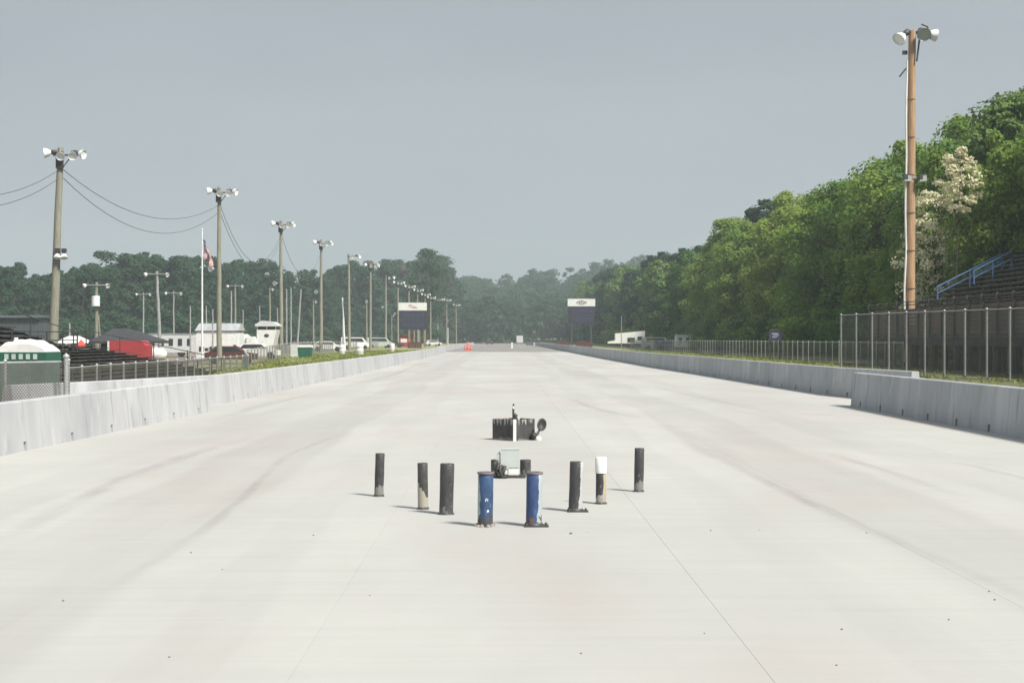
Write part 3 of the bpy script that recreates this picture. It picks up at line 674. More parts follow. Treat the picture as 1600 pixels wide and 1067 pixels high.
# ------------------------------------------------------------------ chain link fences (woven wire as real wires)
def wire_bars(mb, ln, h, sp, th, z0=.05):
    # diagonal wires in the x (along) / z plane
    off = -h
    while off < ln:
        for sgn in (1, -1):
            a0, a1 = off, off + h
            za, zb_ = (0, h) if sgn > 0 else (h, 0)
            s0, s1 = max(a0, 0), min(a1, ln)
            if s1 - s0 < .02: continue
            f = lambda s: z0 + za + (zb_ - za) * (s - a0) / h
            p, q = (s0, f(s0)), (s1, f(s1))
            dx, dz = th * .5, -th * .5 * sgn
            y = 0.002 * sgn
            mb.add([(p[0] - dx, y, p[1] - dz), (p[0] + dx, y, p[1] + dz), (q[0] + dx, y, q[1] + dz), (q[0] - dx, y, q[1] - dz)], [(0, 1, 2, 3)])
        off += sp
def fence(label, pts, h, spacing, sp, th, pr=.035, zf=None, name='chain_link_fence', group=None, mid=False, wmat='wire', endposts=True):
    P0 = Vector((*pts[0], 0)); t = thing(name, label, 'fence', (pts[0][0], pts[0][1], 0), 0, group)
    zf = zf or gz
    mb = MB(); mb.tube([(0, 0, -.2), (0, 0, h + .03)], pr, 8); mb.lathe([(pr + .012, h + .02), (pr + .012, h + .05), (.001, h + .09)], 8)
    PM = mb.mesh('post', M['galv'])
    for i in range(len(pts) - 1):
        a, b = Vector((*pts[i], 0)), Vector((*pts[i + 1], 0)); D = b - a; n = max(1, round(D.length / spacing)); ang = math.atan2(D.y, D.x)
        zs = [zf(*(a + D * k / n).xy) for k in range(n + 1)]
        for k in range(n + (1 if i == len(pts) - 2 else 0)):
            p = a + D * (k / n) - P0; link(PM, 'post', t, (p.x, p.y, zs[k]))
        mb = MB(); mb.tube([(a + D * (k / n) - P0) + Vector((0, 0, zs[k] + h)) for k in range(n + 1)], .026, 7); part(mb, 'top_rail', M['galv'], t)
        if mid:
            mb = MB(); mb.tube([(a + D * (k / n) - P0) + Vector((0, 0, zs[k] + h * .5)) for k in range(n + 1)], .02, 6); part(mb, 'middle_rail', M['galv'], t)
        mb = MB(); wire_bars(mb, D.length, h - .06, sp, th)
        ca, sa = math.cos(ang), math.sin(ang); nrm = Vector((-sa, ca, 0)) * (pr + .01)
        out_ = []
        for (x_, y_, z_) in mb.v:
            u = min(max(x_ / D.length, 0), 1) * n; k0 = min(int(u), n - 1); zz = zs[k0] + (zs[k0 + 1] - zs[k0]) * (u - k0)
            q = (a - P0); out_.append((q.x + x_ * ca - y_ * sa - nrm.x, q.y + x_ * sa + y_ * ca - nrm.y, z_ + zz))
        mb.v = out_
        o = part(mb, 'wire_mesh', M[wmat], t); o['kind'] = 'stuff'
    return t
fence('tall chain link fence in front of the right grandstand', [(18.1, 82), (21.35, 64.5), (22.6, 58)], 2.98, 1.95, .09, .010, .055)
fence('low chain link fence along the far edge of the right grass verge', [(23, 88), (23, 275)], 1.5, 2.1, .10, .009, .035)
fence('near chain link fence in front of the green portable toilet, ending in a thick post', [(-11.9, 28.5), (-9.25, 32.8)], 1.62, 1.75, .075, .008, .032, zf=lambda x, y: -.4)
mb = MB(); mb.tube([(0, 0, -.5), (0, 0, 1.33)], .052, 12); mb.lathe([(.07, 1.32), (.07, 1.36), (.001, 1.41)], 12)
tag(part(mb, 'gate_post', M['galv'], None, (PX(104.5, 32.6), 32.6, 0)), 'thick galvanised gate post at the end of the near left fence', 'post')
fence('chain link fence running beside the left bleachers', [(-15.6, 55), (-15.7, 95)], 1.32, 2.1, .09, .009, .045)
fence('farther chain link fence past the left bleachers, before the pit lane', [(-15.7, 95), (-19.8, 118), (-21, 150), (-21, 190)], 1.3, 2.1, .10, .009, .04)
fence('low fence across the pit area beyond the white barrels', [(-27, 205), (-23.5, 290)], 1.3, 3, .2, .015, .05)

# ------------------------------------------------------------------ portable toilets
def toilet(px, d, z0, label, wd=1.12, side='green'):
    t = thing('portable_toilet', label, 'portable toilet', (PX(px, d), d, z0))
    w2 = wd / 2
    mb = MB(); mb.box((-w2, -w2, .1), (w2, w2, 1.88)); part(mb, 'cabin', M['greenside'], t)
    mb = MB(); mb.box((-w2 - .03, -w2 - .03, 1.885), (w2 + .03, w2 + .03, 2.09)); part(mb, 'collar', M['green'], t)
    mb = MB()
    for k in range(5): mb.box((-w2 + .22 + k * .16, -w2 - .045, 1.93), (-w2 + .31 + k * .16, -w2 - .032, 2.05))
    part(mb, 'vent', M['greybox'], t)
    mb = MB(); mb.box((-w2 + .13, -w2 - .03, .2), (w2 - .13, -w2 - .003, 1.84)); part(mb, 'door', M['greenside'], t)
    # domed roof with ribs
    mb = MB(); n = 24; m_ = 8; vs = []
    for j in range(m_ + 1):
        yv = -w2 - .02 + (wd + .04) * j / m_
        for i in range(n + 1):
            u = -1 + 2 * i / n; v = -1 + 2 * j / m_
            zz = 2.095 + .27 * max(0, (1 - abs(u) ** 3.2)) ** .8 * (1 - .35 * abs(v) ** 3) + (.02 * math.sin(u * 16) if abs(u) < .75 and abs(v) < .9 else 0)
            vs.append(((w2 + .02) * u, yv, zz))
    mb.add(vs, [(j * (n + 1) + i, j * (n + 1) + i + 1, (j + 1) * (n + 1) + i + 1, (j + 1) * (n + 1) + i) for j in range(m_) for i in range(n)], 0, True)
    for (ya) in (0, m_):
        row_ = [vs[ya * (n + 1) + i] for i in range(n + 1)]; mb.add(row_ + [(p[0], p[1], 2.09) for p in row_], [(i, i + 1, n + 2 + i, n + 1 + i) for i in range(n)])
    part(mb, 'roof', M['white'], t)
    mb = MB(); mb.tube([(-w2 + .15, w2 - .12, 2.1), (-w2 + .15, w2 - .12, 2.42)], .05, 8); part(mb, 'vent_pipe', M['white'], t)
    mb = MB(); mb.box((-w2 - .04, -w2 - .04, 0), (w2 + .04, w2 + .04, .1)); part(mb, 'skid', M['dark'], t)
    return t
toilet(45, 35, -.68, 'green portable toilet with white domed roof behind the near left fence')
toilet(-42, 35.6, -.70, 'green portable toilet cut off by the left edge of the picture')
t = thing('storage_bin', 'small distant green bin with a white lid beyond the pit fence', 'bin', (PX(477, 150), 150, gz(PX(477, 150), 150)))
mb = MB(); mb.prism([(-.62, .06), (.62, .06), (.70, .95), (-.70, .95)], -.45, .45); part(mb, 'body', M['green'], t)
mb = MB(); mb.prism([(-.74, .953), (.74, .953), (.66, 1.1), (.4, 1.2), (-.4, 1.2), (-.66, 1.1)], -.5, .5); part(mb, 'lid', M['white'], t)
for s_ in (-.45, .45): mb = MB(); mb.box((s_ - .06, -.4, 0), (s_ + .06, .4, .057)); part(mb, 'runner', M['dark'], t)
mb = MB(); mb.box((-.4, -.3, 0), (.4, .3, 1.25)); tag(part(mb, 'utility_cabinet', M['offwhite'], None, (PX(461, 152), 152, gz(-20, 152))), 'pale cabinet standing left of the distant green bin', 'cabinet')
mb = MB(); mb.tube([(-.12, 0, .52), (-.02, 0, .58), (.06, 0, .5), (.10, 0, .25), (.10, 0, -.2)], [.03, .07, .09, .09, .085], 12)
tag(part(mb, 'bent_pipe', M['white'], None, (PX(57, 33.3), 33.3, -.38 + .1)), 'white bent pipe standing between the near fence and the green toilet', 'pipe')

# ------------------------------------------------------------------ left bleachers
def bleachers(label, x0, z0, y0, RW, dx, dz, Y1, mat):
    t = thing('bleachers', label, 'bleachers', (x0, y0, z0), 0, 'dark wooden bleachers on the left')
    mb = MB(); mb.box((0, 0, 0), (.30, Y1, .045)); SEAT = mb.mesh('seat', M[mat])
    mb = MB(); mb.box((0, 0, 0), (.24, Y1, .04)); FOOT = mb.mesh('footboard', M['bench'])
    mb = MB(); mb.box((0, 0, 0), (.02, Y1, .12)); RIS = mb.mesh('riser_board', M['bench'])
    for k in range(RW):
        xx = -.3 - k * dx; zz = .42 + k * dz
        link(SEAT, 'seat', t, (xx, 0, zz)); link(FOOT, 'footboard', t, (xx + .36, 0, zz - .33)); link(RIS, 'riser_board', t, (xx - .02, 0, zz - .15))
    for yy in [i * Y1 / 10 for i in range(11)]:
        mb = MB(); mb.tube([(0, yy, .2), (-RW * dx, yy, .2 + RW * dz)], .05, 6)
        for k in range(0, RW, 2): mb.tube([(-.2 - k * dx, yy, -z0 - .7), (-.2 - k * dx, yy, .35 + k * dz)], .04, 6)
        part(mb, 'frame', M['dark'], t)
    for yy in [i * Y1 / 9 for i in range(10)]:
        mb = MB(); mb.tube([(.2, yy, -.1), (.2, yy, 1.15)], .04, 8); part(mb, 'rail_post', M['dark'], t)
    for z in (.7, 1.12): mb = MB(); mb.tube([(.2, 0, z), (.2, Y1, z)], .03, 6); part(mb, 'front_rail', M['dark'], t)
    mb = MB()
    for k in range(0, RW + 1, 3): mb.tube([(-k * dx, Y1, .2 + k * dz), (-k * dx, Y1, 1.25 + k * dz)], .035, 6)
    mb.tube([(.2, Y1, 1.12), (-RW * dx, Y1, 1.25 + RW * dz)], .03, 6); part(mb, 'side_rail', M['dark'], t)
    return t
bleachers('low long dark bleachers right behind the left fence', -17, -.62, 56, 12, .68, .135, 37, 'bench')
bleachers('higher dark bleachers at the left edge, rising above the low ones', -22.3, .95, 56, 12, .74, .235, 24, 'bench')

# ------------------------------------------------------------------ pit area buildings and vehicles
def bbox_thing(name, label, cat, px0, px1, d, group=None):
    x0, x1 = PX(px0, d), PX(px1, d); return thing(name, label, cat, ((x0 + x1) / 2, d, gz((x0 + x1) / 2, d)), 0, group), (x1 - x0) / 2
# dark roofed stand with a red front
d = 108; t, hw = bbox_thing('concession_stand', 'low stand under a dark hipped roof behind the red trailer', 'stand', 158, 240, d); zb = t.location.z
hw2 = hw
z1 = PZ(533, d) - zb; z2 = PZ(513, d) - zb
mb = MB(); mb.add([(-hw2 - .3, -2, z1), (hw2 + .5, -2, z1), (hw2 + .5, 3, z1), (-hw2 - .3, 3, z1), (-hw2 + .8, .5, z2), (hw2 - 1.8, .5, z2), (-hw2 - .3, -2, z1 - .15), (hw2 + .5, -2, z1 - .15), (hw2 + .5, 3, z1 - .15), (-hw2 - .3, 3, z1 - .15)], [(0, 1, 5, 4), (2, 3, 4, 5), (1, 2, 5), (3, 0, 4), (6, 7, 1, 0), (7, 8, 2, 1), (8, 9, 3, 2), (9, 6, 0, 3), (9, 8, 7, 6)]); part(mb, 'roof', M['darkroof'], t)
mb = MB(); mb.box((-hw2 + .4, -1.5, 0), (hw2 - .9, 2.5, z1 - .16)); part(mb, 'wall', M['darkroof'], t)
t, hw = bbox_thing('red_trailer', 'bright red sided trailer with a white end behind the low bleachers', 'trailer', 172, 228, 99); zb = t.location.z
mb = MB(); mb.prism([(-hw, .45), (hw, .45), (hw, PZ(534, 99) - zb - .25), (hw - .3, PZ(532, 99) - zb), (-hw, PZ(532, 99) - zb)], 0, 2.0); part(mb, 'body', M['red'], t)
mb = MB(); mb.box((-hw - .14, .02, .5), (-hw - .003, 1.98, PZ(533, 99) - zb)); part(mb, 'end_panel', M['white'], t)
mb = MB(); mb.box((-hw + .3, -.02, .9), (hw - .4, -.003, 1.05)); part(mb, 'rub_rail', M['offwhite'], t)
for s_ in (-.25, .2): mb = MB(); mb.tube([(s_ * hw, -.02, .33), (s_ * hw, .22, .33)], .33, 14); part(mb, 'wheel', M['tyre'], t)
t, hw = bbox_thing('propane_tank', 'rounded white tank at the right end of the red trailer', 'tank', 216, 262, 104)
mb = MB(); r_ = .42; mb.lathe([(.001, -hw), (r_ * .5, -hw + .08), (r_ * .86, -hw + .25), (r_, -hw + .45), (r_, hw - .45), (r_ * .86, hw - .25), (r_ * .5, hw - .08), (.001, hw)], 16)
o = part(mb, 'tank', M['white'], t, (0, 0, .95 + .35)); o.rotation_euler = (0, R(90), 0)
for s_ in (-.5, .5): mb = MB(); mb.box((s_ * hw - .08, -.35, 0), (s_ * hw + .08, .35, .93)); part(mb, 'saddle', M['greybox'], t)
mb = MB(); mb.lathe([(.45, 0), (.02, .55), (.001, .56)], 4); mb.tube([(0, 0, -.9), (0, 0, .02)], .03, 6)
tag(part(mb, 'orange_canopy', M['orange'], None, (PX(128, 104), 104, PZ(543, 104))), 'small orange peaked canopy left of the red trailer', 'canopy')
t, hw = bbox_thing('marquee', 'low white peaked tent behind the left bleachers', 'tent', 92, 142, 118); zb = t.location.z
za, zc = PZ(536, 118) - zb, PZ(525, 118) - zb
mb = MB(); mb.add([(-hw, -1.5, za), (hw, -1.5, za), (hw, 1.5, za), (-hw, 1.5, za), (-hw * .35, 0, zc), (hw * .35, 0, zc)], [(0, 1, 5, 4), (2, 3, 4, 5), (1, 2, 5), (3, 0, 4), (0, 3, 2, 1)]); part(mb, 'canopy', M['white'], t)
for a in (-1, 1):
    for b in (-1, 1): mb = MB(); mb.tube([(a * (hw - .1), b * 1.4, 0), (a * (hw - .1), b * 1.4, za)], .04, 6); part(mb, 'leg', M['galv'], t)
# blue grey long building far left
d = 175; t, hw = bbox_thing('long_shed', 'long blue grey shed behind the bleachers at the left edge', 'shed', -60, 62, d); zb = t.location.z
mb = MB(); mb.box((-hw, 0, 0), (hw, 8, PZ(497, d) - zb)); part(mb, 'wall', M['bluegrey'], t)
mb = MB(); mb.prism([(-.4, 0), (8.4, 0), (8.4, .12), (4, .35), (-.4, .12)], -hw - .3, hw + .3); o = part(mb, 'roof', M['bluegrey'], t, (0, 0, PZ(497, d) - zb + .003)); o.rotation_euler = (0, 0, 0); o.matrix_local = Matrix.Translation((0, 0, PZ(497, d) - zb + .003)) @ Matrix(((0, 1, 0, 0), (1, 0, 0, 0), (0, 0, 1, 0), (0, 0, 0, 1)))
for k in range(6): mb = MB(); xx = -hw + 1 + k * (2 * hw - 2) / 6; mb.box((xx, -.05, 1.2), (xx + .7, -.004, 2)); part(mb, 'window', M['window'], t)
# white low trailer building
def rv(name, label, cat, px0, px1, d, ytop, wall='offwhite', roof='greyroof', wins=4, depth=2.6, wheels=True, wz=(.5, .8)):
    t, hw = bbox_thing(name, label, cat, px0, px1, d); zb = t.location.z; H = PZ(ytop, d) - zb; zlo = .45 if wheels else 0
    mb = MB(); c = min(.18, H * .1); mb.prism([(-hw, zlo), (hw, zlo), (hw, H - c), (hw - c, H), (-hw + c, H), (-hw, H - c)], 0, depth); part(mb, 'body', M[wall], t)
    mb = MB(); mb.box((-hw + .02, .0 - .06, H + .003), (hw - .02, depth + .06, H + .07)); part(mb, 'roof', M[roof], t)
    for k in range(wins):
        xx = -hw + (k + .3) * 2 * hw / wins; mb = MB(); mb.box((xx, -.04, H * wz[0]), (xx + hw / wins * .9, -.003, H * wz[1])); part(mb, 'window', M['window'], t)
    if wheels:
        for s_ in (-.45, .45):
            mb = MB(); mb.tube([(s_ * hw, .03, .36), (s_ * hw, .27, .36)], .36, 14); part(mb, 'wheel', M['tyre'], t)
    return t, hw, H
rv('mobile_home', 'long low white mobile home left of the flagpole', 'trailer', 232, 303, 150, 522, wins=5)
t, hw, H = rv('white_office', 'white two tone office cabin behind the flagpole with small windows', 'cabin', 307, 372, 142, 518, 'white', 'greyroof', 4, 3.5, False, (.28, .45))
mb = MB(); mb.add([(-hw - .1, -.15, H + .08), (hw + .1, -.15, H + .08), (hw + .1, 3.6, H + .08), (-hw - .1, 3.6, H + .08), (-hw, 1.4, PZ(505, 142) - t.location.z), (hw, 1.4, PZ(505, 142) - t.location.z), (hw, 2.4, PZ(505, 142) - t.location.z), (-hw, 2.4, PZ(505, 142) - t.location.z)], [(0, 1, 5, 4), (1, 2, 6, 5), (2, 3, 7, 6), (3, 0, 4, 7), (4, 5, 6, 7), (3, 2, 1, 0)]); part(mb, 'pitched_roof', M['greyroof'], t)
t, hw = bbox_thing('tank_truck', 'grey tank truck parked right of the white office cabin', 'truck', 362, 402, 150)
mb = MB(); mb.lathe([(.001, -hw), (.55, -hw + .1), (.7, -hw + .3), (.7, hw - .9), (.5, hw - .65), (.001, hw - .6)], 16); o = part(mb, 'tank', M['greybox'], t, (0, 0, 1.55)); o.rotation_euler = (0, R(90), 0)
mb = MB(); mb.prism([(hw - .9, .5), (hw, .5), (hw, 1.3), (hw - .25, 2.0), (hw - .9, 2.0)], -.8, .8); part(mb, 'cab', M['white'], t)
mb = MB(); mb.box((-hw, -.6, .55), (hw - .9, .6, .8)); part(mb, 'chassis', M['dark'], t)
for xx in (-hw + .5, -hw + 1.2, hw - .5): mb = MB(); mb.tube([(xx, -.95, .42), (xx, -.65, .42)], .42, 14); part(mb, 'wheel', M['tyre'], t)
# cabin tower
d = 155; t, hw = bbox_thing('announcer_cabin', 'white cabin tower with slanted side and dark window band right of the tank truck', 'cabin', 400, 434, d); zb = t.location.z
z = lambda py: PZ(py, d) - zb
mb = MB(); mb.prism([(-hw + .1, 0), (hw * .35, 0), (hw * .6, z(538)), (hw - .08, z(515)), (-hw + .1, z(515))], 0, 2.6); part(mb, 'wall', M['white'], t)
mb = MB(); mb.box((-hw + .15, .1, z(515)), (hw - .12, 2.5, z(510))); part(mb, 'window_band', M['window'], t)
mb = MB(); mb.prism([(-hw - .05, z(510)), (hw + .05, z(510)), (hw + .05, z(508)), (hw - .5, z(503)), (-hw + .6, z(501)), (-hw - .05, z(507))], -.2, 2.8); part(mb, 'roof', M['offwhite'], t)
for s_ in (-hw + .15, 0, hw - .2): mb = MB(); mb.box((s_ - .05, .02, z(515)), (s_ + .05, .09, z(510))); part(mb, 'mullion', M['white'], t)
mb = MB(); mb.lathe([(.001, 0), (.25, 0), (.25, .03), (.001, .03)], 12); o = part(mb, 'emblem', M['logodark'], t, (.0, -.003, z(524))); o.rotation_euler = (R(90), 0, 0); o.scale = (1, .7, 1)

def vehicle(label, px, py, d, kind, body, L_=4.4, W_=1.8, rz=0, z0=None, lights=True):
    t = thing('parked_' + kind, label, kind, (PX(px, d), d, gz(PX(px, d), d) if z0 is None else z0), rz)
    if kind == 'car': prof = [(-L_ / 2, .35), (L_ / 2, .35), (L_ / 2, .8), (L_ * .28, .95), (L_ * .12, 1.42), (-L_ * .28, 1.45), (-L_ * .42, .98), (-L_ / 2, .9)]
    elif kind == 'van': prof = [(-L_ / 2, .4), (L_ / 2, .4), (L_ / 2, 1.0), (L_ * .36, 1.25), (L_ * .24, 2.0), (-L_ / 2, 2.05)]
    elif kind == 'truck': prof = [(-L_ / 2, .6), (L_ * .28, .6), (L_ * .28, 3.1), (-L_ / 2, 3.1)]
    mb = MB(); mb.prism(prof, -W_ / 2, W_ / 2); part(mb, 'body', M[body], t)
    if kind == 'truck':
        mb = MB(); mb.prism([(L_ * .285, .5), (L_ / 2, .5), (L_ / 2, 1.5), (L_ * .43, 2.3), (L_ * .285, 2.3)], -W_ / 2 + .05, W_ / 2 - .05); part(mb, 'cab', M['white'], t)
        mb = MB(); mb.box((-L_ / 2 - .02, -W_ * .42, .75), (-L_ / 2 - .003, -.04, 2.95)); mb.box((-L_ / 2 - .02, .04, .75), (-L_ / 2 - .003, W_ * .42, 2.95)); part(mb, 'rear_door', M['offwhite'], t)
    else:
        top = 1.42 if kind == 'car' else 1.9
        for s_ in (-1, 1):
            mb = MB(); y0_, y1_ = (W_ / 2 + .003, W_ / 2 + .012) if s_ > 0 else (-W_ / 2 - .012, -W_ / 2 - .003)
            mb.prism([(-L_ * .36, .98), (L_ * .22, .98), (L_ * .11, top - .08), (-L_ * .27, top - .08)] if kind == 'car' else [(-L_ * .4, 1.25), (L_ * .28, 1.25), (L_ * .2, 1.85), (-L_ * .4, 1.85)], y0_, y1_); part(mb, 'side_window', M['window'], t)
        mb = MB(); mb.box((-L_ / 2 - .01, -W_ * .38, 1.02 if kind == 'car' else 1.2), (-L_ * (.44 if kind == 'car' else .5) - .003, W_ * .38, 1.3 if kind == 'car' else 1.8)); part(mb, 'rear_window', M['window'], t)
    for sx_ in (-.31, .31):
        for sy in (-1, 1):
            mb = MB(); y0_ = sy * (W_ / 2 - .02); mb.tube([(sx_ * L_, y0_ - .2 * sy, .34), (sx_ * L_, y0_ + .03 * sy, .34)], .34, 14); part(mb, 'wheel', M['tyre'], t)
    for sy in (-1, 1):
        mb = MB(); mb.box((-L_ / 2 - .03, sy * W_ * .4 - .1, .78), (-L_ / 2 - .004, sy * W_ * .4 + .1, .9)); part(mb, 'tail_light', M['red'], t)
    return t
vehicle('dark red car at the far end of the strip, left of centre', 765, 530, 520, 'car', 'rust', 4.4, 1.9, R(82))
vehicle('white box truck seen from behind at the far end of the strip', 812, 528, 560, 'truck', 'white', 7, 2.3, R(90))
vehicle('white car parked beyond the pit fence, nearest the green bin', 512, 540, 215, 'car', 'white', 4.4, 1.8, R(5))
vehicle('white van parked among the poles of the left row', 556, 540, 262, 'van', 'white', 5, 1.9, R(8))
vehicle('pale grey van parked left of the left scoreboard', 594, 540, 300, 'van', 'greybox', 5.2, 1.9, R(5))
vehicle('dark car parked under the left scoreboard', 614, 540, 315, 'car', 'dark', 4.4, 1.8, R(12))
vehicle('white car standing right of the left scoreboard', 676, 538, 385, 'car', 'offwhite', 4.4, 1.8, R(30))
vehicle('dark car half hidden by the fence below the white office cabin', 362, 552, 128, 'car', 'rust', 4.2, 1.7, R(3))
vehicle('white car behind the fence below the announcer cabin', 402, 545, 142, 'car', 'white', 4.2, 1.8, R(3))
# red kiosk and brown board fence near left scoreboard
t, hw = bbox_thing('red_kiosk', 'small red kiosk behind the left scoreboard posts', 'kiosk', 621, 641, 335); mb = MB(); mb.box((-hw, 0, 0), (hw, 2.4, 2.3)); part(mb, 'wall', M['red'], t)
mb = MB(); mb.prism([(-hw - .2, 2.303), (hw + .2, 2.303), (0, 2.9)], -.2, 2.6); part(mb, 'roof', M['rust'], t)
mb = MB(); mb.box((-hw * .5, -.04, 1.0), (hw * .5, -.003, 1.8)); part(mb, 'hatch', M['white'], t)
def board_fence(px0, px1, d, h, label, name='board_fence'):
    t, hw = bbox_thing(name, label, 'fence', px0, px1, d); n = max(4, int(2 * hw / .3)); mb = MB(); w_ = 2 * hw / n; mb.box((0, 0, 0), (w_ - .03, .04, h)); me = mb.mesh('board', M['rust'])
    for k in range(n): link(me, 'board', t, (-hw + k * w_, 0, random.uniform(-.03, .02)))
    mb = MB(); mb.box((-hw, .045, h * .7), (hw, .1, h * .7 + .1)); part(mb, 'rail', M['tan'], t)
board_fence(637, 659, 290, 1.2, 'red brown board fence at the foot of the left scoreboard')
board_fence(900, 926, 270, 1.35, 'red brown board fence below the right scoreboard')
board_fence(868, 890, 330, 1.3, 'smaller and farther red brown board fence left of the right scoreboard')
# white barrels
for px, d, lb in ((535, 176, 'white barrel on the grass, leftmost of three'), (562, 165, 'white barrel on the grass, the middle and largest of three'), (613, 215, 'white barrel on the grass, rightmost of three')):
    t = thing('barrel', lb, 'barrel', (PX(px, d), d, gz(PX(px, d), d)), 0, 'white barrels on the left verge')
    mb = MB(); r_ = .42 if px == 562 else .33; h_ = 1.1 if px != 562 else 1.35
    mb.lathe([(r_ * .95, 0), (r_, .05), (r_, h_ * .33), (r_ * 1.05, h_ * .35), (r_, h_ * .37), (r_, h_ * .66), (r_ * 1.05, h_ * .68), (r_, h_ * .70), (r_, h_ - .04), (r_ * .95, h_), (.001, h_ - .01)], 16); part(mb, 'drum', M['white'], t)
    mb = MB(); mb.lathe([(.001, 0), (.05, 0), (.05, .05), (.001, .05)], 8); part(mb, 'bung', M['dark'], t, (r_ * .5, 0, h_ - .01))
# cones
def cone(x, y, h_, label):
    t = thing('traffic_cone', label, 'cone', (x, y, 0), 0, 'red traffic cones on the left lane')
    mb = MB(); q = h_ * .28; mb.box((-q, -q, 0), (q, q, h_ * .05)); part(mb, 'base', M['orange'], t)
    mb = MB(); mb.lathe([(h_ * .21, h_ * .05), (h_ * .15, h_ * .32)], 14); mb.lathe([(h_ * .11, h_ * .55), (h_ * .045, h_), (.001, h_)], 14); part(mb, 'cone_body', M['orange'], t)
    mb = MB(); mb.lathe([(h_ * .153, h_ * .32), (h_ * .112, h_ * .55)], 14); part(mb, 'band', M['conestripe'] if 'conestripe' in M else M.setdefault('conestripe', simple('pink_band', (.7, .25, .22), (.6, .2, .18), .5, 3)), t)
cone(PX(727, 240), 240, 1.0, 'red traffic cone, left of the three at the end of the left wall')
cone(PX(731, 242), 243, 1.35, 'red traffic cone, middle and tallest of the three')
cone(PX(736, 240), 239, .95, 'red traffic cone, right of the three at the end of the left wall')
t = thing('marker_post', 'white marker block standing in the middle of the far track', 'marker', (PX(800, 262), 262, 0)); mb = MB(); mb.box((-.14, -.14, .05), (.14, .14, 1.15)); part(mb, 'block', M['white'], t); mb = MB(); mb.box((-.22, -.22, 0), (.22, .22, .048)); part(mb, 'base', M['dark'], t)

# ------------------------------------------------------------------ flag
d = 132; x = PX(316.5, d); zb = gz(x, d)
t = thing('flagpole', 'tall white flagpole right behind the left fence', 'flagpole', (x, d, zb)); Hf = PZ(360, d) - zb
mb = MB(); mb.tube([(0, 0, 0), (0, 0, Hf)], [.10, .055], 12); part(mb, 'pole', M['white'], t)
mb = MB(); mb.lathe([(.001, 0), (.07, .03), (.08, .08), (.06, .13), (.001, .15)], 12); part(mb, 'finial', M['lampwhite'], t, (0, 0, Hf))
ztop = PZ(373, d) - zb
def fl(u, v):   # u fly 0..1, v 0 top..1 bottom ; hangs nearly limp
    x_ = .08 + .85 * u ** .8 * (.6 + .4 * math.sin(v * 1.4 + .5)) + .05 * math.sin(u * 14 + v * 2)
    y_ = .13 * math.sin(u * 13 + v * 3.0) + .05 * math.sin(v * 9 + u * 5)
    return Vector((x_, y_ - .02, ztop - .05 - v * 1.25 - u * 1.62 + .03 * math.sin(u * 9)))
mb = MB(); nu, nv = 30, 26
mb.add([fl(i / nu, j / nv) for j in range(nv + 1) for i in range(nu + 1)], [])
for j in range(nv):
    for i in range(nu):
        s_ = (j // 2) % 2; mi = 2 if (i < 12 and j < 14) else (0 if s_ == 0 else 1)
        mb.f.append((j * (nu + 1) + i, j * (nu + 1) + i + 1, (j + 1) * (nu + 1) + i + 1, (j + 1) * (nu + 1) + i)); mb.m.append(mi); mb.sm.append(True)
fg = tag(part(mb, 'flag', [M['flagred'], M['flagwhite'], M['flagblue']], None, (x, d, zb)), 'limp American flag with red and white stripes hanging on the white flagpole', 'flag')
mb = MB()
for rr_ in range(9):
    for cc in range(6 if rr_ % 2 == 0 else 5):
        u0 = (.035 + (cc + (0 if rr_ % 2 == 0 else .5)) * .066); v0 = .035 + rr_ * .058
        pu = (fl(u0 + .01, v0) - fl(u0, v0)).normalized(); pv = (fl(u0, v0 + .01) - fl(u0, v0)).normalized(); nn = pu.cross(pv).normalized()
        for sgn in (1, -1):
            c0 = fl(u0, v0) + nn * .008 * sgn; vs = []
            for k in range(10): a = PI / 2 + k * PI / 5; r_ = .04 if k % 2 == 0 else .016; vs.append(c0 + pu * math.cos(a) * r_ - pv * math.sin(a) * r_)
            mb.add(vs, [tuple(range(10))])
st = part(mb, 'stars', M['flagwhite'], fg); st['kind'] = 'stuff'

# ------------------------------------------------------------------ scoreboards
def squiggle(parent, w_, z0, mat, style, y=-.17):
    if style == 'oval':
        mb = MB()
        for (a0, a1, rx, rz_) in ((0, 2 * PI, 1.05, .42),):
            for k in range(28):
                a, b = a0 + (a1 - a0) * k / 28, a0 + (a1 - a0) * (k + 1) / 28
                if k % 7 == 3: continue
                mb.add([(rx * math.cos(a), 0, rz_ * math.sin(a)), (rx * math.cos(b), 0, rz_ * math.sin(b)), ((rx - .12) * math.cos(b), 0, (rz_ - .12) * math.sin(b)), ((rx - .12) * math.cos(a), 0, (rz_ - .12) * math.sin(a))], [(0, 1, 2, 3)])
        for x0, x1, z_ in ((-.8, -.25, .1), (-.1, .3, .12), (.42, .85, .06), (-.6, .1, -.1), (.2, .7, -.12)): mb.add([(x0, -.001, z_ - .06), (x1, -.001, z_ - .03), (x1 - .05, -.001, z_ + .1), (x0 + .06, -.001, z_ + .07)], [(0, 1, 2, 3)])
    else:
        mb = MB()
        for x0, x1, z_, s_ in ((-.95, -.15, .25, .16), (-.1, .2, .3, .1), (-.6, .75, -.05, .11), (-.3, 1.0, -.28, .12), (-.9, -.4, .0, .08)):
            mb.add([(x0, 0, z_ - s_ / 2), (x1, 0, z_ - s_ / 2 + .05), (x1 - .1, 0, z_ + s_ / 2 + .05), (x0 + .1, 0, z_ + s_ / 2)], [(0, 1, 2, 3)])
    part(mb, 'emblem', mat, parent, (0, y, z0))
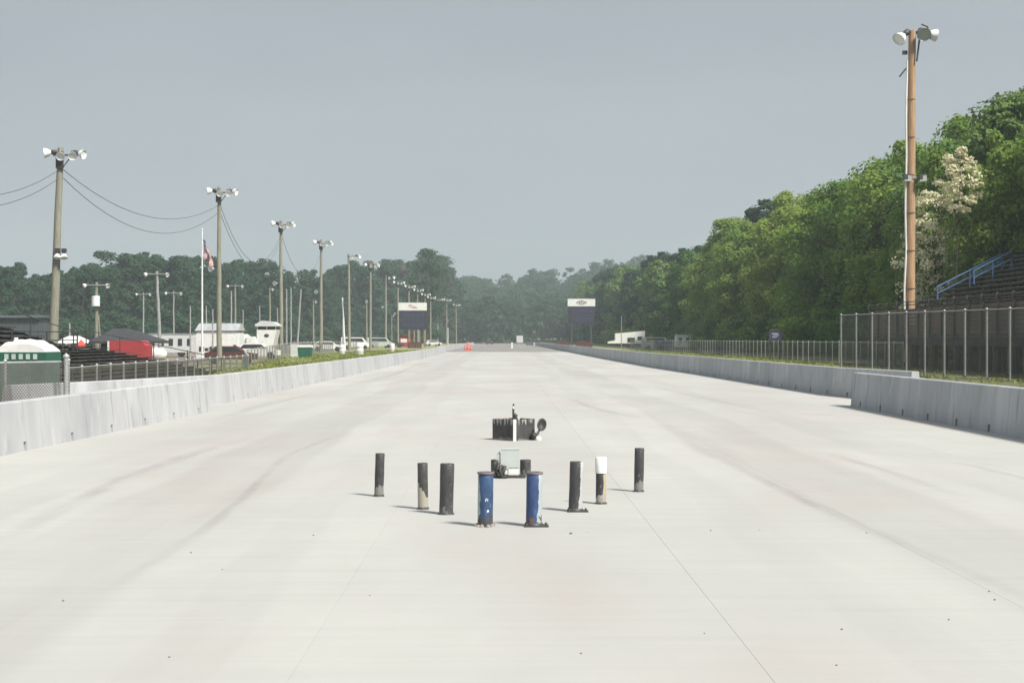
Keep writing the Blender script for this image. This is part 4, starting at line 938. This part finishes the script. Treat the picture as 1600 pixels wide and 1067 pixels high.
def scoreboard(label, px0, px1, d, ya, yb, yc, style, mat, postmat, plat=False):
    t, hw = bbox_thing('scoreboard', label, 'scoreboard', px0, px1, d)
    za, zb_, zc = PZ(ya, d), PZ(yb, d), PZ(yc, d)
    mb = MB(); mb.box((-hw, -.15, zb_ + .05), (hw, .1, za)); sg = part(mb, 'sign_panel', M['white'], t); squiggle(sg, hw * 2, (za + zb_) / 2, mat, style)
    mb = MB(); mb.box((-hw + .1, -.1, zc), (hw - .1, .25, zb_)); bd = part(mb, 'score_panel', M['board'], t)
    rows = 2
    for r_ in range(rows):
        zz = zb_ - (r_ + .5) * (zb_ - zc) / rows
        mb = MB()
        for k in range(5): mb.box((-hw * .75 + k * hw * .33, -.125, zz - .45), (-hw * .75 + k * hw * .33 + hw * .24, -.103, zz + .45))
        part(mb, 'digit_window', M['navy'], bd)
    mb = MB(); mb.box((-hw + .1, -.13, (zb_ + zc) / 2 - .05), (hw - .1, -.102, (zb_ + zc) / 2 + .05)); part(mb, 'trim', M['bluegrey'], bd)
    for k in range(4 if plat else 2):
        xx = (-hw * .25 + k * hw * .36) if plat else (-hw * .7 + k * hw * 1.4); mb = MB(); mb.box((xx - .16, -.02, -.2), (xx + .16, .22, zc + .5)); part(mb, 'post', M[postmat], t)
    return t
scoreboard('left scoreboard with a white header bearing faded red print, on wooden posts', 623, 667, 318, 473, 485.5, 515, 'script', M['logored'], 'tan', True)
scoreboard('right scoreboard with a white header bearing a dark oval emblem', 887, 930, 318, 467, 479, 506, 'oval', M['logodark'], 'dark')

# ------------------------------------------------------------------ right side far objects
t, hw = bbox_thing('horse_trailer', 'long white trailer with slanted roof beyond the right verge', 'trailer', 950, 1008, 290); H1 = PZ(517, 290); H0 = PZ(521, 290)
mb = MB(); mb.prism([(-hw * .35, .9), (hw, .9), (hw, H1), (-hw * .6, H0), (-hw * .6, 1.5), (-hw, 1.2), (-hw, .9)], 0, 2.5); part(mb, 'body', M['white'], t)
mb = MB(); mb.box((hw * .05, -.03, 1.1), (hw * .45, -.003, 2.0)); part(mb, 'door', M['window'], t)
mb = MB(); mb.box((hw * .6, -.03, 1.5), (hw * .9, -.003, 2.2)); part(mb, 'window', M['window'], t)
for s_ in (.1, .35): mb = MB(); mb.tube([(s_ * hw, .0, .42), (s_ * hw, .25, .42)], .42, 14); part(mb, 'wheel', M['tyre'], t)
mb = MB(); mb.box((-hw, .5, .5), (hw * .9, 2, .88)); part(mb, 'chassis', M['dark'], t)
vehicle('white van parked between the trailer and the camper on the right', 1027, 525, 262, 'van', 'white', 5, 1.9, R(4))
vehicle('blue car parked left of the camper on the right', 1044, 525, 250, 'car', 'bluerail', 4.2, 1.7, R(10))
t, hw, H = rv('camper', 'white camper with an overcab bunk beyond the right verge', 'camper', 1057, 1092, 235, 523, 'white', 'offwhite', 3, 2.3)
mb = MB(); mb.prism([(hw, .6), (hw + 1.1, .6), (hw + 1.1, 1.3), (hw + .6, 1.6), (hw + .9, H * .75), (hw + .9, H + .1), (hw, H + .1)], .1, 2.1); part(mb, 'cab', M['white'], t)
d = 127; t, hw = bbox_thing('notice_board', 'dark navy notice board on the low fence line to the right', 'sign', 1202, 1221, d)
mb = MB(); mb.box((-hw, -.06, PZ(532, d)), (hw, .06, PZ(517, d))); bd = part(mb, 'panel', M['navy'], t)
mb = MB()
for k, (a, b) in enumerate(((-.6, .5), (-.35, .6), (-.5, .3))): mb.box((hw * a, -.075, PZ(521 + k * 2.8, d) - .05), (hw * b, -.063, PZ(521 + k * 2.8, d) + .03))
part(mb, 'pale_print', M['greyroof'], bd)
mb = MB(); mb.prism([(-hw - .05, PZ(517, d)), (hw + .05, PZ(517, d)), (hw * .3, PZ(514, d)), (-hw * .6, PZ(514, d))], -.1, .1); part(mb, 'cap', M['dark'], t)
for s_ in (-.8, .8): mb = MB(); mb.tube([(s_ * hw, .12, -.2), (s_ * hw, .12, PZ(518, d))], .05, 8); part(mb, 'post', M['dark'], t)

# ------------------------------------------------------------------ right grandstand
t = thing('grandstand', 'weathered timber grandstand with plank front and blue handrails on the right', 'grandstand', (24.3, 58, 0))
Yn, Yf = 0, 44
zd = 1.95
nb = 6
cols = [('plank', 0), ('plank_red', 1)]
seglen = 4.4
pm = {}
for kk in ('plank', 'plank_red'):
    mb = MB(); mb.box((0, .01, 0), (.04, seglen - .01, .205)); pm[kk] = mb.mesh('board', M[kk])
rr = random.Random(5)
for r_ in range(7):
    for s_ in range(10): link(pm['plank' if rr.random() < .72 else 'plank_red'], 'board', t, (rr.uniform(-.01, .01), s_ * seglen, zd + .02 + r_ * .222))
mb = MB(); mb.box((-.06, -.05, 0), (.06, .05, 4.0 - zd + .2)); PST = mb.mesh('rail_post', M['dark'])
mb = MB(); mb.box((-.10, -.10, -.2), (.10, .10, zd - .05)); LEG = mb.mesh('support_post', M['plank'])
yy = .3
while yy < Yf:
    link(PST, 'rail_post', t, (-.11, yy, zd - .2)); yy += 2.38
yy = .6
while yy < Yf:
    for xx in (.2, 2.8, 5.6): link(LEG, 'support_post', t, (xx, yy, 0))
    yy += 2.2
for z in (3.72, 3.9): mb = MB(); mb.box((-.05, 0, z), (.02, Yf, z + .05)); part(mb, 'front_rail', M['plank'], t)
mb = MB(); mb.box((0.05, 0, zd - .16), (9.5, Yf, zd - .02)); part(mb, 'deck', M['plank'], t)
mb = MB(); mb.box((.06, 0, zd - .6), (.20, Yf, zd - .17)); part(mb, 'deck_beam', M['bench'], t)
NR = 12
mb = MB(); mb.box((0, 0, 0), (.30, Yf - .4, .045)); SM = mb.mesh('seat', M['benchgrey'])
mb = MB(); mb.box((0, 0, 0), (.36, Yf - .4, .04)); FM = mb.mesh('footboard', M['plank'])
mb = MB(); mb.box((0, 0, 0), (.03, Yf - .4, .20)); RM = mb.mesh('riser_board', M['plank'])
for k in range(NR):
    xx = 1.48 + k * .72; zz = 3.0 + k * .36
    link(SM, 'seat', t, (xx, .2, zz + .42)); link(FM, 'footboard', t, (xx - .4, .2, zz))
mb = MB()
for yy in [i * Yf / 9 for i in range(10)]:
    mb = MB(); mb.tube([(1.0, yy, 2.9), (1.0 + NR * .72, yy, 2.9 + NR * .36)], .07, 6)
    for k in range(1, NR, 3): mb.tube([(1 + k * .72, yy, 0), (1 + k * .72, yy, 2.9 + k * .36)], .07, 6)
    part(mb, 'frame', M['bench'], t)
for (ya, k0, k1) in ((37.3, 2.0, 7.6), (36.0, 4.6, 7.8)):
    mb = MB(); xa, xb = 1.3 + k0 * .72, 1.3 + k1 * .72; za, zb_ = 3.2 + k0 * .36, 3.2 + k1 * .36
    mb.tube([(xa, ya, za + .2), (xa, ya, za + 1.05), (xb, ya, zb_ + 1.05), (xb, ya, zb_ + .1)], .055, 8); mb.tube([(xa, ya, za + .62), (xb, ya, zb_ + .62)], .04, 8)
    mb.tube([((xa + xb) / 2, ya, (za + zb_) / 2), ((xa + xb) / 2, ya, (za + zb_) / 2 + 1.05)], .045, 8); part(mb, 'handrail', M['bluerail'], t)
mb = MB(); mb.tube([(1.3 + NR * .72, 0, 4.2 + NR * .36), (1.3 + NR * .72, Yf, 4.2 + NR * .36)], .05, 8); part(mb, 'back_rail', M['plank'], t)
# plywood back of the understructure and tan slabs standing in for the light gaps
mb = MB(); mb.box((9.4, 0, 0), (9.5, Yf, zd - .17)); part(mb, 'back_wall', M['bench'], t)
for i in range(9):
    mb = MB(); y0 = 2 + i * 4.6; mb.box((6.6, y0, .1), (6.7, y0 + 1.1, 1.25)); part(mb, 'light_gap', M['tan'], t)

# ------------------------------------------------------------------ trees
def crown_verts(rs, H, Rr, z0, ncl, nlf, leaf, squash=.75, prof=.9, clr=(.16, .30), up=.35, outb=.5):
    V = []
    for c in range(ncl):
        tt = rs.uniform(0.02, 1) ** .9
        env = Rr * max(.12, math.sin(PI * (.20 + .74 * tt)) ** prof)
        a = rs.uniform(0, 2 * PI); rad = env * rs.uniform(outb, 1) ** .5 * .9
        cr_ = Rr * rs.uniform(*clr)
        cz = z0 + cr_ * .6 + (H - z0 - cr_ * 1.3) * tt
        C = np.array([rad * math.cos(a), rad * math.sin(a), cz])
        dr = rs.normal(size=(nlf, 3)); dr /= np.linalg.norm(dr, axis=1)[:, None]
        dr[:, 2] = np.where((dr[:, 2] < -.2) & (rs.uniform(size=nlf) < .6), -dr[:, 2], dr[:, 2])
        p = C + dr * cr_ * rs.uniform(.55, 1.12, size=(nlf, 1)) * np.array([1, 1, squash])
        nn = dr * .9 + rs.normal(size=(nlf, 3)) * .45 + np.array([0, 0, up]); nn /= np.linalg.norm(nn, axis=1)[:, None]
        rv_ = rs.normal(size=(nlf, 3)); u = np.cross(nn, rv_); u /= np.linalg.norm(u, axis=1)[:, None]; v = np.cross(nn, u)
        s_ = leaf * rs.uniform(.55, 1.3, size=(nlf, 1))
        q = np.stack([p - u * s_ * .5, p - v * s_ * .36 + u * s_ * .05, p + u * s_ * .5, p + v * s_ * .36], axis=1)
        V.append(q.reshape(-1, 3))
    return np.concatenate(V)
def trunk_mesh(rs, H, r0, spread, nl=8):
    mb = MB(); k = 7
    pts = [Vector((rs.uniform(-.15, .15) * i / 3, rs.uniform(-.15, .15) * i / 3, -.6 + (H * .85 + .6) * i / k)) for i in range(k + 1)]
    mb.tube(pts, [r0 * (1.25 - i / k * 1.15) for i in range(k + 1)], 8)
    for j in range(nl):
        z = H * rs.uniform(.2, .65); a = rs.uniform(0, 2 * PI); ln = spread * rs.uniform(.5, .9)
        b = Vector((math.cos(a), math.sin(a), 0)); u = z / (H * .85) * k; p0 = pts[min(k, max(0, int(u)))].copy(); p0.z = z
        mb.tube([p0, p0 + b * ln * .5 + Vector((0, 0, ln * .35)), p0 + b * ln + Vector((0, 0, ln * .9))], [r0 * .38, r0 * .25, r0 * .08], 6)
    return mb.mesh('trunk', M['trunk'])
def proto(seed, H, Rr, z0, ncl, nlf, leaf, mat, **kw):
    rs = np.random.RandomState(seed)
    return dict(crown=quads_mesh('crown', crown_verts(rs, H, Rr, z0, ncl, nlf, leaf, **kw), mat), trunk=trunk_mesh(rs, H, H * .017, Rr * .8), H=H)
near = [proto(11 + i, 17, rr_, .5 if i % 2 == 0 else 1.2, 54, 330, .36, M[mt], clr=(.15, .36), up=.6, outb=.35) for i, (rr_, mt) in enumerate(((5.4, 'leaf'), (6.2, 'leaf'), (4.8, 'leaf_dark'), (5.8, 'leaf'), (5.2, 'leaf_dark')))]
farp = [proto(31 + i, 18, rr_, .6, 46, 130, .60, M[mt], clr=(.13, .36), outb=.25, up=.5, prof=(.9, 1.3, .8, 1.1, 1.6, .9)[i]) for i, (rr_, mt) in enumerate(((5.2, 'leaf_far'), (4.0, 'leaf_far'), (5.6, 'leaf_far'), (4.6, 'leaf_brown'), (3.6, 'leaf_far'), (5.4, 'leaf_dark')))]
def tree(pr, x, y, z, sc, rz, label, group, sxy=1.0, cat='tree', name='broadleaf_tree'):
    t = thing(name, label, cat, (x, y, z), rz, group)
    t.scale = (sc * sxy, sc * sxy, sc)
    link(pr['trunk'], 'trunk', t); link(pr['crown'], 'crown', t)
    return t
rr = random.Random(22)
# right hand row, X about 36, and the rows up the slope behind it
gR = 'broadleaf trees on the wooded slope to the right'
def zone(y):
    for lim, s_ in ((105, 'directly behind the grandstand'), (135, 'between the grandstand and the navy notice board'), (175, 'just beyond the navy notice board'), (225, 'midway between notice board and camper'), (275, 'above the white camper'), (340, 'above the long white trailer'), (440, 'between the white trailer and the right scoreboard')):
        if y < lim: return s_
    return 'at the far end by the right scoreboard'
def tone(p): return 'deep green' if p['crown'].materials[0].name.startswith('deep') else ('brownish budding' if 'budding' in p['crown'].materials[0].name else 'bright green')
LB = ['bright spring green broadleaf tree in the front row of the right slope', 'leafy tree standing behind the front row on the right slope']
prof_pts = [(80, 17.6), (100, 18.6), (122, 18.2), (140, 17.6), (161, 19.0), (180, 17.4), (194, 19.8), (213, 19.6), (228, 16.0), (274, 17.2), (330, 18.5), (402, 21.5), (520, 23), (620, 24)]
def topz(y):
    for (a, za), (b, zb_) in zip(prof_pts, prof_pts[1:]):
        if a <= y <= b: return za + (zb_ - za) * (y - a) / (b - a)
    return prof_pts[-1][1] if y > 600 else prof_pts[0][1]
y = 84.0
while y < 640:
    x = 37 + rr.uniform(-2.5, 2.0) + (1.5 if y < 110 else 0) - (2.5 if y > 150 else 0)
    z = gz(x, y) - .2; P = near if y < 260 else farp
    sc = (topz(y) - z) / P[0]['H'] * rr.uniform(.86, 1.12)
    pr = rr.choice([farp[0], farp[5], farp[5]] if y > 260 else P)
    tree(pr, x, y, z, sc, rr.uniform(0, 6.28), tone(pr) + ' front row tree, right slope, ' + zone(y), gR, .95 / (sc ** .5) * rr.uniform(.95, 1.15))
    y += rr.uniform(6.2, 8.2)
for rowx, st_, en, k in ((45, 92, 620, 1), (54, 100, 500, 1)):
    y = st_
    while y < en:
        x = rowx + rr.uniform(-2.5, 2.5); z = gz(x, y) - .2; P = near if y < 200 else farp
        lim = (topz(y * 36 / rowx) - CAMH) * rowx / 36.5 + CAMH
        sc = min((lim - z) / P[0]['H'], 1.3) * rr.uniform(.92, 1.06)
        pr = rr.choice([farp[0], farp[2], farp[5], farp[5]] if y >= 200 else P); tree(pr, x, y, z, sc, rr.uniform(0, 6.28), tone(pr) + (' middle row tree, right slope, ' if rowx == 45 else ' back row tree, right slope, ') + zone(y * 36 / rowx), gR, rr.uniform(.95, 1.15))
        y += rr.uniform(7.5, 10)
# undergrowth at the wood edge
bush = [proto(61 + i, 4.2, 2.6, .0, 26, 230, .26, M[mt], clr=(.25, .4)) for i, mt in enumerate(('leaf', 'leaf_dark', 'leaf_far'))]
y = 104
while y < 420:
    x = 31.5 + rr.uniform(-1.2, 1.6); tree(rr.choice(bush[:2]), x, y, gz(x, y) - .1, rr.uniform(.7, 1.35), rr.uniform(0, 6), 'green shrub below the right trees, ' + zone(y), 'shrubs at the foot of the right slope', rr.uniform(1, 1.4), 'shrub', 'shrub')
    y += rr.uniform(3.4, 5.5) * (1 if y < 220 else 1.8)
# white blossoming tree
for px, d_, yt, k_, lb in ((1566, 103, 205, 0, 'bright green tree right of the cream blossom, above the blue handrails'), (1480, 116, 225, 1, 'leafy green tree directly behind the cream blossom'), (1432, 118, 300, 3, 'lower green tree between the orange brown pole and the blossom')):
    x = PX(px, d_); z = gz(x, d_) - .2; tree(near[k_], x, d_, z, (PZ(yt, d_) - z) / 17, 1.3 + k_, lb, None, .72)
rs = np.random.RandomState(5)
V1 = crown_verts(rs, 11.5, 3.1, 1.5, 170, 42, .21, clr=(.08, .26), squash=.55, outb=.15); V2 = crown_verts(rs, 11.2, 2.9, 1.5, 40, 60, .24, clr=(.14, .28), outb=.1)
V = np.concatenate([V1, V2]); mi = np.concatenate([np.zeros(len(V1) // 4), np.ones(len(V2) // 4)])
d = 106; t = thing('blossoming_tree', 'tree covered in cream white blossom behind the tall orange brown pole', 'tree', (PX(1462, d), d, .6), R(40))
link(quads_mesh('crown', V, [M['blossom'], M['leaf_dark']], mi), 'crown', t); link(trunk_mesh(rs, 11, .16, 2.6, 12), 'trunk', t)
V1 = crown_verts(rs, 5.0, 1.7, .3, 80, 40, .2, clr=(.1, .3), squash=.55, outb=.15)
d = 103; t2 = thing('blossoming_tree', 'upper right spray of cream blossom above the grandstand handrails', 'tree', (PX(1500, 101), 101, 8.3), R(10))
t2.location.z = gz(PX(1500, 101), 101) ; V1[:, 2] += PZ(345, 101) - t2.location.z
link(quads_mesh('crown', V1, [M['blossom']]), 'crown', t2); mb = MB(); mb.tube([(0, 0, -.3), (-.2, .1, 5), (.1, 0, PZ(345, 101) - t2.location.z + 3.5)], [.08, .06, .03], 8); part(mb, 'trunk', M['trunk'], t2)
# left tree line, running away obliquely
tl = [(-60, 405), (0, 409), (45, 415), (75, 432), (100, 413), (150, 397), (200, 391), (250, 393), (300, 398), (350, 396), (430, 409), (470, 412), (510, 420), (540, 408), (600, 408), (625, 405), (650, 400), (670, 389), (690, 396), (705, 416), (730, 418)]
def tly(px):
    for (a, za), (b, zb_) in zip(tl, tl[1:]):
        if a <= px <= b: return za + (zb_ - za) * (px - a) / (b - a)
    return 415
def zoneL(px):
    for lim, s_ in ((75, 'left of the nearest tall pole'), (150, 'between the nearest pole and the braced pole'), (250, 'above the red trailer'), (316, 'just left of the flagpole'), (343, 'between flagpole and second tall pole'), (440, 'between second and third tall poles'), (502, 'between third and fourth tall poles'), (580, 'between fourth and sixth tall poles'), (625, 'left of the left scoreboard')):
        if px < lim: return s_
    return 'right of the left scoreboard'
gL = 'dark green trees behind the pit area on the left'
for rw in range(3):
    px = -75 + rw * 9
    while px < 735:
        d = 330 + rw * 22 + 330 * max(0, px / 720) ** 2 + rr.uniform(-8, 8)
        x = PX(px, d)
        if x > -24: x = -24 - rr.uniform(0, 4)
        z = gz(x, d) - .2; Ht = (530 - tly(min(px, 729))) * d / F + CAMH - z
        sc = Ht / 18 * (rr.uniform(.82, 1.0) if rw < 2 else rr.uniform(.88, 1.04))
        pr = rr.choice([farp[0], farp[1], farp[2], farp[1], farp[3], farp[4]] if px > 560 else [farp[0], farp[1], farp[2], farp[4]])
        lb = tone(pr).replace('bright', 'mid') + [' tree, front of left tree line, ', ' tree, middle of left tree line, ', ' tree, back of left tree line, '][rw] + zoneL(px)
        tree(pr, x, d, z, sc, rr.uniform(0, 6.28), lb, gL, rr.uniform(.8, 1.05))
        px += (rr.uniform(14, 22) if px < 500 else rr.uniform(10, 15)) * (1 if rw < 2 else 1.2)
tree(farp[2], PX(668, 470), 470, 0, ((530 - 388) * 470 / F + 1.7) / 18, 1.0, 'tallest round crowned tree, rising above the left scoreboard', None, .72)
y = 300
for k in range(34):   # scrub below the tree line
    px = -60 + k * 23; d = 318 + 330 * max(0, px / 720) ** 2 - 14; x = min(PX(px, d), -26)
    tree(bush[2], x, d, gz(x, d), rr.uniform(1.2, 2.0), rr.uniform(0, 6), 'dark scrub bush below the left tree line, ' + zoneL(px), 'scrub at the foot of the left tree line', 1.5, 'shrub', 'shrub')
# wooded hills beyond the end of the strip: one mass
rs = np.random.RandomState(77); VV = []
base_c = [crown_verts(np.random.RandomState(100 + i), 17, 6.0, 0, 22, 34, 1.25, clr=(.25, .42)) for i in range(6)]
for k in range(1150):
    y = rs.uniform(655, 1080) if k > 170 else rs.uniform(640, 690); x = rs.uniform(-.26 * y - 40, .22 * y + 60) if k > 170 else rs.uniform(-60, 75)
    z = gz(x, y); sc = rs.uniform(.75, 1.2); a = rs.uniform(0, 6.28); c, s_ = math.cos(a), math.sin(a)
    v = base_c[rs.randint(6)] * sc; VV.append(np.stack([v[:, 0] * c - v[:, 1] * s_ + x, v[:, 0] * s_ + v[:, 1] * c + y, v[:, 2] + z], axis=1))
o = link(quads_mesh('distant_wood', np.concatenate(VV), M['leaf_far']), 'distant_wood'); tag(o, 'hazy wooded hills closing the view beyond the end of the strip', 'wood', kind='stuff')

# ------------------------------------------------------------------ grass blades on the verges
rs = np.random.RandomState(9); n = 46000
side = rs.uniform(size=n) < .5; yv = 48 + 190 * rs.uniform(size=n) ** 1.4
xv = np.where(side, -rs.uniform(8.2, 21, n), rs.uniform(11.2, 24.5, n))
keep = ~((side) & (yv < 55)) & ~((~side) & (yv < 88) & (rs.uniform(size=n) < .7)); xv, yv = xv[keep], yv[keep]; n = len(xv)
zv = np.array([gz(a, b) for a, b in zip(xv, yv)]) - .02
hgt = rs.uniform(.03, .13, n) * (1 + .5 * np.sin(xv * 1.3 + yv * .21)); wd = rs.uniform(.03, .07, n) * (1 + yv / 120); an = rs.uniform(0, PI, n); lx = rs.normal(size=(n, 2)) * .08
q = np.zeros((n, 4, 3)); cx, sx_ = np.cos(an) * wd, np.sin(an) * wd
q[:, 0] = np.stack([xv - cx, yv - sx_, zv], 1); q[:, 1] = np.stack([xv + cx, yv + sx_, zv], 1)
q[:, 2] = np.stack([xv + cx * .2 + lx[:, 0], yv + sx_ * .2 + lx[:, 1], zv + hgt], 1); q[:, 3] = np.stack([xv - cx * .2 + lx[:, 0], yv - sx_ * .2 + lx[:, 1], zv + hgt * .97], 1)
tag(link(quads_mesh('verge_grass', q.reshape(-1, 3), M['grass']), 'verge_grass'), 'rough green and straw coloured grass on the verges behind the walls', 'grass', kind='stuff')

# ------------------------------------------------------------------ haze
m = bpy.data.materials.new('haze_air'); m.use_nodes = True; tn = m.node_tree; tn.nodes.clear()
o_ = tn.nodes.new('ShaderNodeOutputMaterial'); pv = tn.nodes.new('ShaderNodeVolumePrincipled')
pv.inputs['Color'].default_value = (.80, .92, .95, 1); pv.inputs['Density'].default_value = .00042; pv.inputs['Anisotropy'].default_value = .0
tn.links.new(pv.outputs[0], o_.inputs['Volume'])
mb = MB(); mb.box((-1450, -90, -2.0), (1450, 1510, 95)); hz = part(mb, 'haze', m); tag(hz, 'thin pale haze in the air', 'haze', kind='stuff')
